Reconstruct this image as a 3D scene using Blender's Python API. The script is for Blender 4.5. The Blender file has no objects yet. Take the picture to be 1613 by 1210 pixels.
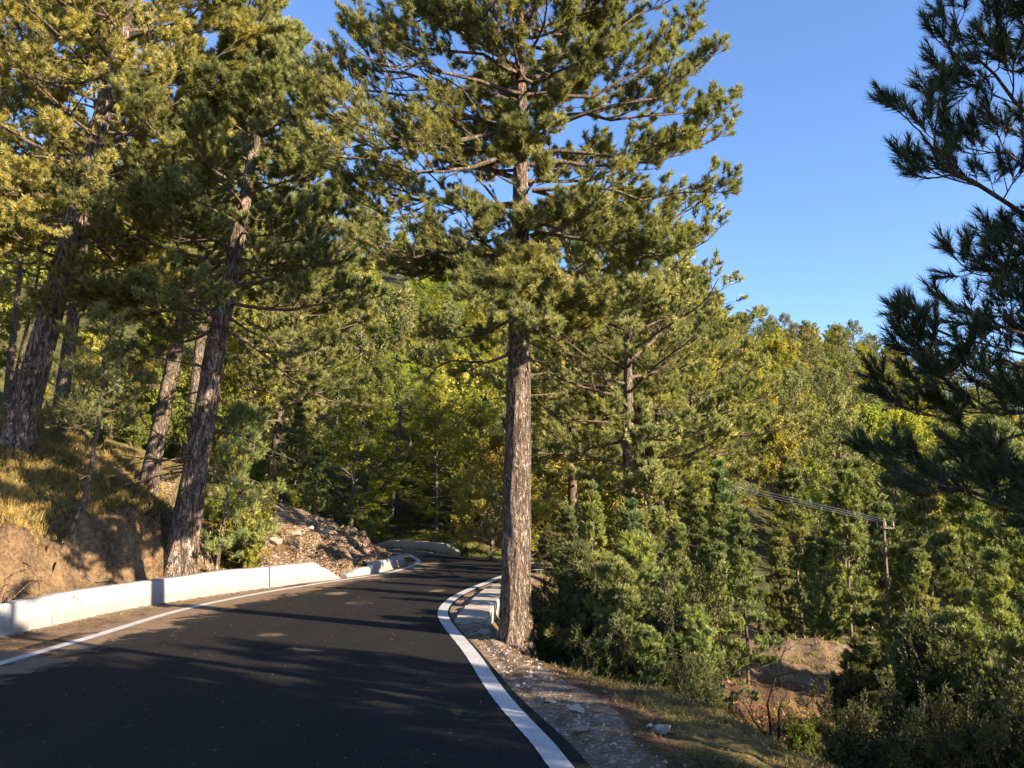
import bpy, math, random
import numpy as np
from mathutils import Vector

# ---------------------------------------------------------------- camera, sky, sun
S = bpy.context.scene
COL = S.collection
PITCH = math.radians(8.31); F = 1266.0; CAMZ = 2.0
cam_d = bpy.data.cameras.new('camera'); cam = bpy.data.objects.new('camera', cam_d); COL.objects.link(cam)
cam.location = (0, 0, CAMZ); cam.rotation_euler = (math.pi/2 + PITCH, 0, 0)
cam_d.sensor_width = 36; cam_d.lens = 36*F/1613; cam_d.clip_start = .05; cam_d.clip_end = 9000
S.camera = cam
SUN_AZ = math.radians(120); SUN_EL = math.radians(20)      # azimuth clockwise from +Y
W = bpy.data.worlds.new('World'); S.world = W; W.use_nodes = True
nt = W.node_tree; bg = nt.nodes['Background']; sky = nt.nodes.new('ShaderNodeTexSky')
sky.sky_type = 'NISHITA'; sky.sun_disc = False; sky.sun_elevation = SUN_EL; sky.sun_rotation = SUN_AZ
sky.altitude = 1100; sky.air_density = 1.1; sky.dust_density = .2; sky.ozone_density = 3.6
tint = nt.nodes.new('ShaderNodeMix'); tint.data_type = 'RGBA'; tint.blend_type = 'MULTIPLY'; tint.inputs[0].default_value = 1; tint.inputs[7].default_value = (.93, .965, 1.11, 1)
nt.links.new(sky.outputs[0], tint.inputs[6]); nt.links.new(tint.outputs[2], bg.inputs[0]); bg.inputs[1].default_value = .088
sd = bpy.data.lights.new('sun', 'SUN'); sd.energy = 5.0; sd.angle = math.radians(.55); sd.color = (1, .83, .62)
so = bpy.data.objects.new('sun', sd); COL.objects.link(so)
sv = Vector((math.sin(SUN_AZ)*math.cos(SUN_EL), math.cos(SUN_AZ)*math.cos(SUN_EL), math.sin(SUN_EL)))
so.rotation_euler = sv.to_track_quat('Z', 'Y').to_euler(); so.location = (30, -10, 40)
S.view_settings.view_transform = 'Standard'; S.view_settings.look = 'None'
S.view_settings.exposure = 1.82; S.view_settings.gamma = 1
S.render.engine = 'CYCLES'; S.cycles.use_denoising = True
S.cycles.max_bounces = 6; S.cycles.transparent_max_bounces = 8; S.cycles.diffuse_bounces = 3

def P(px, py, Y):
    dx = (px-806.5)/F; dz = (605-py)/F
    dy = math.cos(PITCH)-dz*math.sin(PITCH); dzz = math.sin(PITCH)+dz*math.cos(PITCH)
    t = Y/dy
    return np.array((dx*t, Y, CAMZ+dzz*t))
def G(px, py, z=0.):
    dx = (px-806.5)/F; dz = (605-py)/F
    dy = math.cos(PITCH)-dz*math.sin(PITCH); dzz = math.sin(PITCH)+dz*math.cos(PITCH)
    t = (z-CAMZ)/dzz
    return np.array((dx*t, dy*t))

# ---------------------------------------------------------------- helpers
def tag(o, label=None, cat=None, group=None, kind=None):
    if label: o['label'] = label
    if cat: o['category'] = cat
    if group: o['group'] = group
    if kind: o['kind'] = kind
    return o
def empty(name, loc, rz=0, sc=1., rx=0, ry=0):
    o = bpy.data.objects.new(name, None); COL.objects.link(o); o.location = loc
    o.rotation_euler = (rx, ry, rz); o.scale = (sc, sc, sc); o.empty_display_size = .2; return o
def copy_tree(o):
    c = o.copy(); COL.objects.link(c)
    for ch in o.children:
        d = ch.copy(); COL.objects.link(d); d.parent = c
    return c
def mesh(name, chunks, mats):
    """chunks: (V, F, material index, rnd, smooth)"""
    vs, loops, tot, mi, sm, rn, off = [], [], [], [], [], [], 0
    for c in chunks:
        V, Fc, m = c[0], c[1], c[2]; r = c[3] if len(c) > 3 else None; s = c[4] if len(c) > 4 else False
        if len(V) == 0: continue
        vs.append(V); loops.append((Fc+off).ravel()); tot.append(np.full(len(Fc), Fc.shape[1]))
        mi.append(np.full(len(Fc), m)); sm.append(np.full(len(Fc), s, bool))
        rn.append(np.full(len(V), .5) if r is None else r); off += len(V)
    V = np.concatenate(vs).astype(np.float32); L = np.concatenate(loops).astype(np.int32)
    T = np.concatenate(tot).astype(np.int32)
    me = bpy.data.meshes.new(name)
    me.vertices.add(len(V)); me.vertices.foreach_set('co', V.ravel())
    me.loops.add(len(L)); me.loops.foreach_set('vertex_index', L)
    me.polygons.add(len(T)); me.polygons.foreach_set('loop_start', np.concatenate(([0], np.cumsum(T)[:-1])).astype(np.int32))
    me.polygons.foreach_set('loop_total', T)
    me.polygons.foreach_set('material_index', np.concatenate(mi).astype(np.int32))
    me.polygons.foreach_set('use_smooth', np.concatenate(sm))
    a = me.attributes.new('rnd', 'FLOAT', 'POINT'); a.data.foreach_set('value', np.concatenate(rn).astype(np.float32))
    for m in mats: me.materials.append(m)
    me.update(); return me
def obj(name, me, parent=None):
    o = bpy.data.objects.new(name, me); COL.objects.link(o)
    if parent: o.parent = parent
    return o
def nrm(a): return a/np.maximum(np.linalg.norm(a, axis=-1, keepdims=True), 1e-9)

def _h(i, j, k):
    n = (i.astype(np.int64)*374761393 + j.astype(np.int64)*668265263 + k.astype(np.int64)*2147483647) & 0xffffffff
    n = ((n ^ (n >> 13))*1274126177) & 0xffffffff
    n = (n ^ (n >> 16)) & 0xffff
    return n/65535.
def vnoise(x, y, z=None):
    x = np.asarray(x, float); y = np.asarray(y, float); z = np.zeros_like(x) if z is None else np.asarray(z, float)
    i, j, k = np.floor(x), np.floor(y), np.floor(z); u, v, w = x-i, y-j, z-k
    u = u*u*(3-2*u); v = v*v*(3-2*v); w = w*w*(3-2*w)
    r = 0
    for a in (0, 1):
        for b in (0, 1):
            for c in (0, 1):
                r = r + _h(i+a, j+b, k+c)*(u if a else 1-u)*(v if b else 1-v)*(w if c else 1-w)
    return r*2-1
def fbm(x, y, z=None, o=4):
    r = 0; a = .5; f = 1.
    for n in range(o):
        r = r+a*vnoise(x*f+n*17.3, y*f+n*5.7, None if z is None else z*f); a *= .5; f *= 2.03
    return r
def sstep(a, b, x):
    t = np.clip((x-a)/(b-a), 0, 1); return t*t*(3-2*t)
def catmull(pts, n=8):
    p = np.array(pts, float); p = np.vstack([2*p[0]-p[1], p, 2*p[-1]-p[-2]]); out = []
    for i in range(1, len(p)-2):
        t = np.linspace(0, 1, n, endpoint=False)[:, None]
        a, b, c, d = p[i-1], p[i], p[i+1], p[i+2]
        out.append(.5*((2*b)+(-a+c)*t+(2*a-5*b+4*c-d)*t*t+(-a+3*b-3*c+d)*t**3))
    return np.vstack(out+[p[-2][None]])

# ---------------------------------------------------------------- materials
class NG:
    def __init__(s, name):
        s.m = bpy.data.materials.new(name); s.m.use_nodes = True; s.t = s.m.node_tree; s.t.nodes.clear()
        s.out = s.n('OutputMaterial'); s.b = s.n('BsdfPrincipled'); s.l(s.b.outputs[0], s.out.inputs[0])
    def n(s, k, **kw):
        nd = s.t.nodes.new('ShaderNode'+k)
        for a, v in kw.items(): setattr(nd, a, v)
        return nd
    def l(s, a, b): s.t.links.new(a, b)
    def coord(s, scale=(1, 1, 1), world=False):
        m = s.n('Mapping'); m.inputs[3].default_value = scale
        if world: s.l(s.n('NewGeometry').outputs['Position'], m.inputs[0])
        else: s.l(s.n('TexCoord').outputs['Object'], m.inputs[0])
        return m.outputs[0]
    def noise(s, vec, sc, det=6, rough=.6, dist=0):
        n = s.n('TexNoise'); n.inputs['Scale'].default_value = sc; n.inputs['Detail'].default_value = det
        n.inputs['Roughness'].default_value = rough; n.inputs['Distortion'].default_value = dist
        s.l(vec, n.inputs['Vector']); return n.outputs[0]
    def ramp(s, fac, stops, interp='LINEAR'):
        r = s.n('ValToRGB'); cr = r.color_ramp; cr.interpolation = interp
        while len(cr.elements) < len(stops): cr.elements.new(.5)
        for e, (p, c) in zip(cr.elements, stops):
            e.position = p; e.color = (*c, 1) if len(c) == 3 else c
        s.l(fac, r.inputs[0]); return r.outputs[0]
    def mix(s, fac, a, b, mode='MIX'):
        m = s.n('Mix', data_type='RGBA', blend_type=mode)
        for v, i in ((fac, 0), (a, 6), (b, 7)):
            if isinstance(v, (int, float)): m.inputs[i].default_value = v
            elif isinstance(v, tuple): m.inputs[i].default_value = (*v, 1)
            else: s.l(v, m.inputs[i])
        return m.outputs[2]
    def math(s, op, a, b=None, clamp=False):
        m = s.n('Math', operation=op, use_clamp=clamp)
        for v, i in ((a, 0), (b, 1)):
            if v is None: continue
            if isinstance(v, (int, float)): m.inputs[i].default_value = v
            else: s.l(v, m.inputs[i])
        return m.outputs[0]
    def attr(s, n): a = s.n('Attribute', attribute_name=n); return a.outputs['Fac']
    def bump(s, h, st, d=.02, prev=None):
        b = s.n('Bump'); b.inputs['Strength'].default_value = st; b.inputs['Distance'].default_value = d
        s.l(h, b.inputs['Height'])
        if prev is not None: s.l(prev, b.inputs['Normal'])
        return b.outputs[0]

def foliage(name, c0, c1, c2, trans=.3, hue=.02, val=.3, rough=.55, big=.8):
    g = NG(name); r = g.attr('rnd')
    col = g.ramp(r, [(0, c0), (.55, c1), (1, c2)])
    nz = g.noise(g.coord(world=True), big, 3)
    col = g.mix(g.ramp(nz, [(.35, (0, 0, 0)), (.7, (1, 1, 1))]), col, g.mix(1., col, (1.35, 1.18, .8), 'MULTIPLY'))
    oi = g.n('ObjectInfo').outputs['Random']
    hs = g.n('HueSaturation'); g.l(col, hs.inputs['Color'])
    g.l(g.math('ADD', g.math('MULTIPLY', oi, -2*hue), .5+hue), hs.inputs['Hue'])
    g.l(g.math('ADD', g.math('MULTIPLY', g.math('FRACT', g.math('MULTIPLY', oi, 7.31)), val), 1-val/2), hs.inputs['Value'])
    col = hs.outputs[0]
    g.l(col, g.b.inputs['Base Color']); g.b.inputs['Roughness'].default_value = rough
    g.b.inputs['Specular IOR Level'].default_value = .35
    tr = g.n('BsdfTranslucent'); g.l(g.mix(1., col, (1.25, 1.3, .55), 'MULTIPLY'), tr.inputs[0])
    mx = g.n('MixShader'); mx.inputs[0].default_value = trans
    g.l(g.b.outputs[0], mx.inputs[1]); g.l(tr.outputs[0], mx.inputs[2]); g.l(mx.outputs[0], g.out.inputs[0])
    return g.m
M = {}
M['pine'] = foliage('pine_needles', (.070, .088, .036), (.205, .225, .092), (.44, .425, .175), trans=.36, hue=.008)
M['pine_gold'] = foliage('golden_lit_pine_needles', (.085, .092, .032), (.27, .255, .085), (.54, .46, .17), trans=.38, hue=.008)  # warm sun on the left crowns painted into the needle colour
M['pine_shaded'] = foliage('shaded_pine_needles', (.020, .040, .026), (.045, .070, .038), (.11, .125, .045), trans=.15)  # shade on the near pine painted in as darker needles
M['pine_blue'] = foliage('young_pine_needles', (.060, .092, .042), (.19, .235, .09), (.42, .42, .15), trans=.28)
M['juniper'] = foliage('juniper_sprays', (.030, .040, .019), (.085, .098, .036), (.28, .27, .085), trans=.15)
M['beech'] = foliage('beech_leaves', (.11, .14, .026), (.27, .285, .052), (.50, .45, .09), trans=.5, hue=.03)
M['beech_gold'] = foliage('turning_beech_leaves', (.17, .18, .035), (.33, .31, .07), (.48, .42, .11), trans=.4, hue=.02, big=.5)
M['dry_leaf'] = foliage('withered_leaves', (.16, .055, .022), (.27, .10, .035), (.36, .17, .06), trans=.25)
M['shrub'] = foliage('shrub_leaves', (.08, .12, .02), (.16, .20, .035), (.27, .28, .06), trans=.35)

def bark(name, dark, mid, light, sc=9., depth=.05, orange=None):
    g = NG(name)
    v0 = g.coord((1, 1, .30)); wn = g.n('TexNoise'); wn.inputs['Scale'].default_value = 5; wn.inputs['Detail'].default_value = 5
    g.l(v0, wn.inputs['Vector'])
    wv = g.n('VectorMath', operation='MULTIPLY_ADD'); g.l(wn.outputs['Color'], wv.inputs[0]); wv.inputs[1].default_value = (.16, .16, .16); g.l(v0, wv.inputs[2])
    vc = g.n('TexVoronoi'); vc.inputs['Scale'].default_value = sc*1.5; g.l(wv.outputs[0], vc.inputs['Vector'])
    fine = g.noise(g.coord((1, 1, .45)), 45, 7, .72)
    n1 = g.noise(g.coord((1, 1, .20)), sc*1.25, 3, .55, 1.1); n2 = g.noise(g.coord((1, 1, .42)), sc*2.4, 3, .6, .8)
    f1 = g.math('ABSOLUTE', g.math('SUBTRACT', n1, .5)); f2 = g.math('ABSOLUTE', g.math('SUBTRACT', n2, .5))
    plate = g.math('MULTIPLY', g.ramp(f1, [(0, (0, 0, 0)), (.025, (.35, .35, .35)), (.075, (1, 1, 1))]), g.ramp(f2, [(0, (.25, .25, .25)), (.035, (.8, .8, .8)), (.08, (1, 1, 1))]))
    pc = g.n('SeparateColor'); g.l(vc.outputs['Color'], pc.inputs[0])
    col = g.mix(g.math('ADD', g.math('MULTIPLY', pc.outputs[0], .6), g.math('MULTIPLY', fine, .4)), mid, light)
    if orange: col = g.mix(g.math('MULTIPLY', g.ramp(pc.outputs[1], [(.45, (0, 0, 0)), (.8, (1, 1, 1))]), .6), col, orange)
    col = g.mix(plate, dark, col)
    g.l(col, g.b.inputs['Base Color']); g.b.inputs['Roughness'].default_value = .92; g.b.inputs['Specular IOR Level'].default_value = .15
    h = g.math('ADD', plate, g.math('MULTIPLY', fine, .7))
    g.l(g.bump(h, 1., depth), g.b.inputs['Normal'])
    return g.m
M['bark'] = bark('pine_bark', (.065, .045, .034), (.27, .21, .16), (.46, .38, .305), 11, .05, (.34, .225, .15))
M['bark_old'] = bark('old_pine_bark', (.045, .03, .022), (.25, .19, .15), (.47, .39, .32), 6, .06, (.34, .20, .13))
M['limb'] = bark('pine_limb_bark', (.05, .034, .026), (.20, .145, .105), (.40, .30, .22), 22, .015)
M['beech_bark'] = bark('beech_bark', (.08, .07, .06), (.17, .155, .135), (.28, .26, .23), 14, .006)
M['dead'] = bark('dead_wood', (.10, .075, .055), (.24, .19, .15), (.38, .32, .26), 26, .008)
M['burnt'] = bark('charred_bark', (.012, .010, .009), (.03, .026, .022), (.06, .05, .042), 26, .008)

def m_asphalt():
    g = NG('fresh_asphalt'); c = g.coord(world=True)
    agg = g.n('TexVoronoi'); agg.inputs['Scale'].default_value = 75; g.l(c, agg.inputs['Vector'])
    sc = g.n('SeparateColor'); g.l(agg.outputs['Color'], sc.inputs[0])
    col = g.mix(g.ramp(sc.outputs[0], [(.3, (0, 0, 0)), (.95, (1, 1, 1))]), (.007, .007, .008), (.021, .019, .019))
    big = g.noise(g.coord((1.2, .35, 1), True), .9, 5)
    col = g.mix(g.ramp(big, [(.35, (0, 0, 0)), (.7, (.35, .35, .35))]), col, (.034, .029, .025))
    dust = g.noise(g.coord((1, 1, 1), True), 1.7, 9, .72, .6)
    fleck = g.noise(g.coord((1.3, .8, 1), True), 9., 4, .6)
    e = g.attr('rnd')                      # 1 near the dusty left edge and on patches
    fac = g.math('MULTIPLY', g.ramp(g.math('ADD', dust, g.math('MULTIPLY', e, .42)), [(.66, (0, 0, 0)), (.78, (1, 1, 1))]), .8)
    col = g.mix(fac, col, g.mix(fleck, (.17, .105, .06), (.34, .24, .15)))
    spots = g.ramp(g.noise(g.coord((1., .55, 1), True), 5.2, 3, .5), [(.755, (0, 0, 0)), (.775, (1, 1, 1))])
    col = g.mix(g.math('MULTIPLY', spots, .6), col, (.22, .17, .12))
    g.l(col, g.b.inputs['Base Color']); g.b.inputs['Roughness'].default_value = .85; g.b.inputs['Specular IOR Level'].default_value = .14
    g.l(g.bump(agg.outputs['Distance'], .5, .006), g.b.inputs['Normal']); return g.m
def m_paint():
    g = NG('white_road_paint'); c = g.coord(world=True)
    w = g.noise(c, 26, 8, .8); sp = g.noise(c, 2.2, 5, .7)
    col = g.mix(g.ramp(w, [(.36, (0, 0, 0)), (.45, (1, 1, 1))]), (.10, .10, .10), (.50, .50, .495))
    col = g.mix(g.math('MULTIPLY', g.ramp(sp, [(.42, (0, 0, 0)), (.7, (1, 1, 1))]), .55), col, (.34, .29, .23))
    g.l(col, g.b.inputs['Base Color']); g.b.inputs['Roughness'].default_value = .6
    g.l(g.bump(w, .4, .004), g.b.inputs['Normal']); return g.m
def m_concrete(name, base, lightc, stain, rust=0.):
    g = NG(name); c = g.coord(world=True)
    n1 = g.noise(c, 3.2, 9, .7); n2 = g.noise(g.coord((3, 3, .6), True), 4, 6, .6); n3 = g.noise(c, 60, 4)
    col = g.mix(n1, base, lightc)
    col = g.mix(g.math('MULTIPLY', g.ramp(n2, [(.5, (0, 0, 0)), (.72, (1, 1, 1))]), .45), col, stain)
    sx = g.n('SeparateXYZ'); g.l(g.n('NewGeometry').outputs['Position'], sx.inputs[0])
    low = g.ramp(g.math('SUBTRACT', sx.outputs[2], g.math('MULTIPLY', n1, .22)), [(.0, (1, 1, 1)), (.12, (0, 0, 0))])
    col = g.mix(g.math('MULTIPLY', low, .45), col, (.24, .17, .11))
    holes = g.ramp(n3, [(.30, (.45, .45, .45)), (.36, (1, 1, 1))]); col = g.mix(1., col, holes, 'MULTIPLY')
    g.l(col, g.b.inputs['Base Color']); g.b.inputs['Roughness'].default_value = .85
    g.l(g.bump(g.math('ADD', n1, g.math('MULTIPLY', n3, .3)), .5, .02), g.b.inputs['Normal']); return g.m
M['asphalt'] = m_asphalt(); M['paint'] = m_paint()
M['wall'] = m_concrete('whitewashed_concrete', (.21, .215, .22), (.32, .325, .33), (.13, .12, .105))
M['concrete'] = m_concrete('bare_concrete', (.36, .34, .31), (.50, .48, .44), (.25, .21, .16))

def m_ground():
    g = NG('forest_ground'); c = g.coord(world=True)
    gr = g.attr('grass'); rk = g.attr('rubble'); vg = g.attr('gravel'); sl = g.attr('soil')
    n = g.noise(c, 1.1, 9, .65); f = g.noise(c, 14, 8, .75); m = g.noise(c, 4.3, 8, .7, .5)
    base = g.ramp(g.math('ADD', g.math('MULTIPLY', m, .55), g.math('MULTIPLY', f, .45)),
                  [(.30, (.030, .020, .012)), (.45, (.085, .052, .030)), (.6, (.17, .105, .055)), (.75, (.26, .17, .09))])
    soil = g.ramp(g.math('ADD', g.math('MULTIPLY', n, .45), g.math('MULTIPLY', f, .55)),
                  [(.34, (.035, .022, .013)), (.45, (.115, .072, .040)), (.57, (.25, .165, .088)), (.70, (.42, .30, .175))])
    grass = g.ramp(g.math('ADD', g.math('MULTIPLY', n, .4), g.math('MULTIPLY', f, .6)),
                   [(.32, (.05, .045, .016)), (.48, (.13, .105, .036)), (.62, (.27, .205, .075)), (.78, (.42, .32, .15))])
    vor = g.n('TexVoronoi'); vor.inputs['Scale'].default_value = 16; g.l(c, vor.inputs['Vector'])
    vs = g.n('SeparateColor'); g.l(vor.outputs['Color'], vs.inputs[0])
    vor2 = g.n('TexVoronoi'); vor2.inputs['Scale'].default_value = 45; g.l(c, vor2.inputs['Vector'])
    vs2 = g.n('SeparateColor'); g.l(vor2.outputs['Color'], vs2.inputs[0])
    stone = g.ramp(vs.outputs[0], [(0, (.13, .10, .075)), (.5, (.27, .19, .125)), (1, (.46, .35, .25))])
    grav = g.ramp(vs2.outputs[0], [(0, (.15, .12, .09)), (.5, (.30, .22, .155)), (1, (.56, .46, .36))])
    grav = g.mix(g.ramp(m, [(.38, (0, 0, 0)), (.6, (1, 1, 1))]), grav, g.mix(f, (.07, .045, .028), (.30, .20, .12)))
    def edge(a, k=.5): return g.ramp(g.math('ADD', a, g.math('MULTIPLY', g.math('SUBTRACT', m, .5), k*2)), [(.4, (0, 0, 0)), (.6, (1, 1, 1))])
    col = g.mix(edge(sl), base, soil); col = g.mix(edge(gr), col, grass)
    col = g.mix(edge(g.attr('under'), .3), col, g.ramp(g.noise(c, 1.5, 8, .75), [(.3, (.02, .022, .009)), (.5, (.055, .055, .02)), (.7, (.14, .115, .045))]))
    rocky = g.math('MULTIPLY', edge(rk), g.ramp(vs.outputs[1], [(.45, (0, 0, 0)), (.55, (1, 1, 1))]))
    col = g.mix(rocky, col, stone); col = g.mix(edge(vg, .45), col, grav)
    g.l(col, g.b.inputs['Base Color']); g.b.inputs['Roughness'].default_value = .95; g.b.inputs['Specular IOR Level'].default_value = .12
    h = g.math('ADD', g.math('MULTIPLY', m, 1.), g.math('MULTIPLY', f, .5))
    h = g.math('SUBTRACT', h, g.math('MULTIPLY', vor.outputs['Distance'], g.math('MULTIPLY', rk, 1.2)))
    g.l(g.bump(h, 1., .08), g.b.inputs['Normal']); return g.m
M['ground'] = m_ground()
def m_stone(nm='limestone', a=(.14, .11, .085), b=(.32, .27, .21), c_=(.52, .46, .38)):
    g = NG(nm); c = g.coord(world=True); n = g.noise(c, 7, 8, .7)
    g.l(g.ramp(n, [(.3, a), (.5, b), (.7, c_)]), g.b.inputs['Base Color'])
    g.b.inputs['Roughness'].default_value = .9; g.l(g.bump(n, .8, .03), g.b.inputs['Normal']); return g.m
M['stone'] = m_stone(); M['rubble'] = m_stone('earthy_rubble', (.12, .085, .05), (.28, .20, .12), (.46, .36, .25))
def m_plain(name, c, rough=.6, metal=0.):
    g = NG(name); n = g.noise(g.coord(world=True), 30, 4)
    g.l(g.mix(n, tuple(x*.8 for x in c), c), g.b.inputs['Base Color']); g.b.inputs['Roughness'].default_value = rough; g.b.inputs['Metallic'].default_value = metal; return g.m
M['wire'] = m_plain('aluminium_wire', (.55, .53, .5), .4, .6)
M['grass'] = foliage('grass_blades', (.09, .085, .028), (.23, .19, .06), (.48, .37, .16), trans=.3)
M['moss'] = foliage('verge_grass_blades', (.04, .045, .018), (.10, .10, .035), (.24, .20, .09), trans=.25)
M['root'] = bark('root_bark', (.10, .06, .035), (.26, .17, .10), (.42, .30, .19), 24, .01)

# ---------------------------------------------------------------- road layout (ground points)
LL = [(-7.7, -12), (-7.25, -4), (-6.85, 3)] + [tuple(G(*p)) for p in ((0, 1046), (164, 998), (286, 961), (409, 935), (532, 915), (610, 903.5), (652, 890.5), (659, 883.5), (648, 876.5), (628, 871.5))] + [(-6.5, 31.4), (-11, 33.4), (-20, 38)]
RL = [(2.0, -12), (1.75, -4), (1.25, 1.5)] + [tuple(G(*p)) for p in ((884, 1210), (841, 1157), (784, 1093), (742, 1029), (706, 986), (697, 966), (705, 950.6), (727, 935), (766, 918.6), (798, 906), (832, 899.5), (858, 897))]
FE = [tuple(G(*p)) for p in ((858, 893.5), (835, 889.5), (798, 886.5), (763, 882), (727, 879), (678, 874.5), (637, 869.5))] + [(-6.6, 34.6), (-10.5, 37.2), (-19, 42.5)]
def relax(p, n=5):
    for _ in range(n): p = np.vstack([p[:1], p[:-2]*.25+p[1:-1]*.5+p[2:]*.25, p[-1:]])
    return p
LLc, RLc, FEc = relax(catmull(LL, 8)), relax(catmull(RL, 8)), relax(catmull(FE, 6))
def offset(pl, d):
    t = np.gradient(pl, axis=0); t = t/np.linalg.norm(t, axis=1, keepdims=True)
    return pl+np.stack([-t[:, 1], t[:, 0]], 1)*d
PW = [(-8.75, -12), (-8.4, -4), (-8.1, 3)] + [tuple(G(*p)) for p in ((0, 1003), (82, 985), (205, 958), (348, 935), (450, 922), (537, 912))]
PWc = catmull(PW, 6)
PW2 = [tuple(G(*p)) for p in ((548, 910), (570, 906.5), (590, 904), (615, 898), (638, 889.5))]
PW2c = catmull(PW2, 5)
asph_L, asph_R = offset(LLc, .45), offset(RLc, -1)-offset(RLc, 0); asph_R = RLc+asph_R*(.13+.10*(1-sstep(6, 12, RLc[:, 1])))[:, None]
asph = np.vstack([asph_L, FEc[::-1], [[2.1, 23.5]], asph_R[::-1]])
flat = np.vstack([PWc, PW2c, offset(LLc[-27:], .55)[5:], offset(FEc, -.5)[::-1], [[2.5, 23.5]], offset(RLc, -.42)[::-1]])
def seg_dist(p, poly):
    n = len(p); best = np.full(n, 1e18)
    q = np.roll(poly, -1, 0)
    for a, b in zip(poly, q):
        ab = b-a; l2 = max((ab**2).sum(), 1e-9)
        t = np.clip(((p-a)@ab)/l2, 0, 1); d = ((p-a-t[:, None]*ab)**2).sum(1); np.minimum(best, d, out=best)
    return np.sqrt(best)
def inside(p, poly):
    q = np.roll(poly, -1, 0); r = np.zeros(len(p), bool)
    for a, b in zip(poly, q):
        c = ((a[1] > p[:, 1]) != (b[1] > p[:, 1]))
        if abs(b[1]-a[1]) < 1e-12: continue
        r ^= c & (p[:, 0] < (b[0]-a[0])*(p[:, 1]-a[1])/(b[1]-a[1])+a[0])
    return r
def sdist(p, poly):
    d = seg_dist(p, poly); return np.where(inside(p, poly), -d, d)

# ---------------------------------------------------------------- terrain
CP = [P(0, 868, 13.5), P(0, 800, 15.8), P(65, 868, 14.1), P(70, 808, 16.2), P(125, 842, 15.8), P(25, 692, 18.5), P(110, 720, 18), P(240, 780, 21), P(292, 868, 17.8), P(230, 862, 16.6), P(0, 620, 27),
      P(200, 700, 27), P(340, 770, 23.5), P(420, 788, 25), P(500, 815, 27), P(560, 840, 28), P(585, 852, 28.8), P(500, 880, 23.2), P(400, 850, 22), P(430, 700, 42), P(330, 700, 34)]
CP = [tuple(c) for c in CP] + [(-11, 8, 2.4), (-13, 3, 3.2), (-12, -5, 3.4), (-12, -14, 3.4), (-20, 12, 6.5), (-24, 0, 7.5), (-32, 20, 12), (-35, 40, 16), (-20, 45, 9), (-60, 30, 26), (-60, -20, 22),
      (-9, 32, .4), (-12, 35, .3), (-15, 38, .3), (-14, 42, 2.4), (-7, 38.5, 1.4), (-2.5, 33, .5), (.5, 28.5, -.1), (-1, 40, 1.8), (-8, 50, 6.5), (5, 45, .8), (5, 60, 6), (-10, 70, 15), (-30, 75, 23), (0, 100, 27), (-40, 120, 42),
      (2.2, 6, -.12), (2.0, 9, -.15), (3.2, 5, -.35), (2.6, 2, -.05), (3.4, -4, -.2), (4, -12, -.4), (.9, 10.8, -.22), (.35, 12.2, -.65), (1.2, 13.2, -1.2), (.6, 15, -1.0), (.8, 18, -.8), (2.6, 20.5, -.8), (3.2, 24, -.9), (2.5, 28, -.7), (5, 34, -1.6),
      (3, 9.8, -1.0), (3, 12, -1.8), (4.2, 8.2, -1.3), (5.0, 10.2, -1.75), (5.5, 6, -1.6), (6, 12.5, -2.35), (6.6, 15, -2.0), (5.6, 17.5, -1.5), (6.2, 18.6, -1.0), (7.4, 18.6, -1.2), (9.0, 16.5, -2.6), (8, 21.5, -2.4), (6, 23.5, -2.6), (12, 10, -3.6), (15, 20, -4.2), (12, 30, -4),
      (25, 12, -5), (22, 30, -4.6), (20, 42, -4.4), (10, 42, -2.5), (40, 30, -5), (10, 2, -2.9), (9, -8, -2.4), (20, -10, -4.5), (40, -20, -7), (30, 60, -2.5), (60, 60, -2), (15, 60, .5), (100, 60, -2), (100, 0, -10), (30, -60, -8), (-40, -70, 8)]
for px, Y, z in ((1200, 75, 3.5), (1450, 80, 3.), (1180, 100, 13.5), (1500, 105, 9), (1800, 100, 5), (1080, 150, 33.5), (1180, 150, 31.5), (1300, 150, 28), (1400, 150, 24), (1613, 150, 17), (2000, 150, 10), (800, 150, 37), (400, 150, 46), (0, 150, 50),
                 (1180, 200, 24), (1400, 200, 18), (1613, 200, 12), (800, 220, 42), (0, 220, 55), (1200, 330, 5), (1700, 330, 0), (600, 330, 30), (0, 330, 40)):
    CP.append(((px-806.5)/F*Y, Y, z))
rng0 = np.random.default_rng(5)
zero = np.vstack([PWc[::3]+[-.0, 0], PW2c[::3], RLc[::3], FEc[::4], LLc[-14::4]])
CP += [(x, y, 0.) for x, y in zero]
CP = np.array(CP, float)
def _solve():
    n = len(CP); D = np.sqrt(((CP[:, None, :2]-CP[None, :, :2])**2).sum(-1)+.2)
    A = np.zeros((n+3, n+3)); A[:n, :n] = D-np.eye(n)*.02; A[:n, n] = 1; A[:n, n+1:] = CP[:, :2]; A[n, :n] = 1; A[n+1:, :n] = CP[:, :2].T
    return np.linalg.solve(A, np.concatenate([CP[:, 2], [0, 0, 0]]))
RB = _solve()
def natural(x, y):
    r = np.full(x.shape, RB[-3])+RB[-2]*x+RB[-1]*y
    for (cx, cy, cz), w in zip(CP, RB): r += w*np.sqrt((x-cx)**2+(y-cy)**2+.2)
    return r
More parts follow.
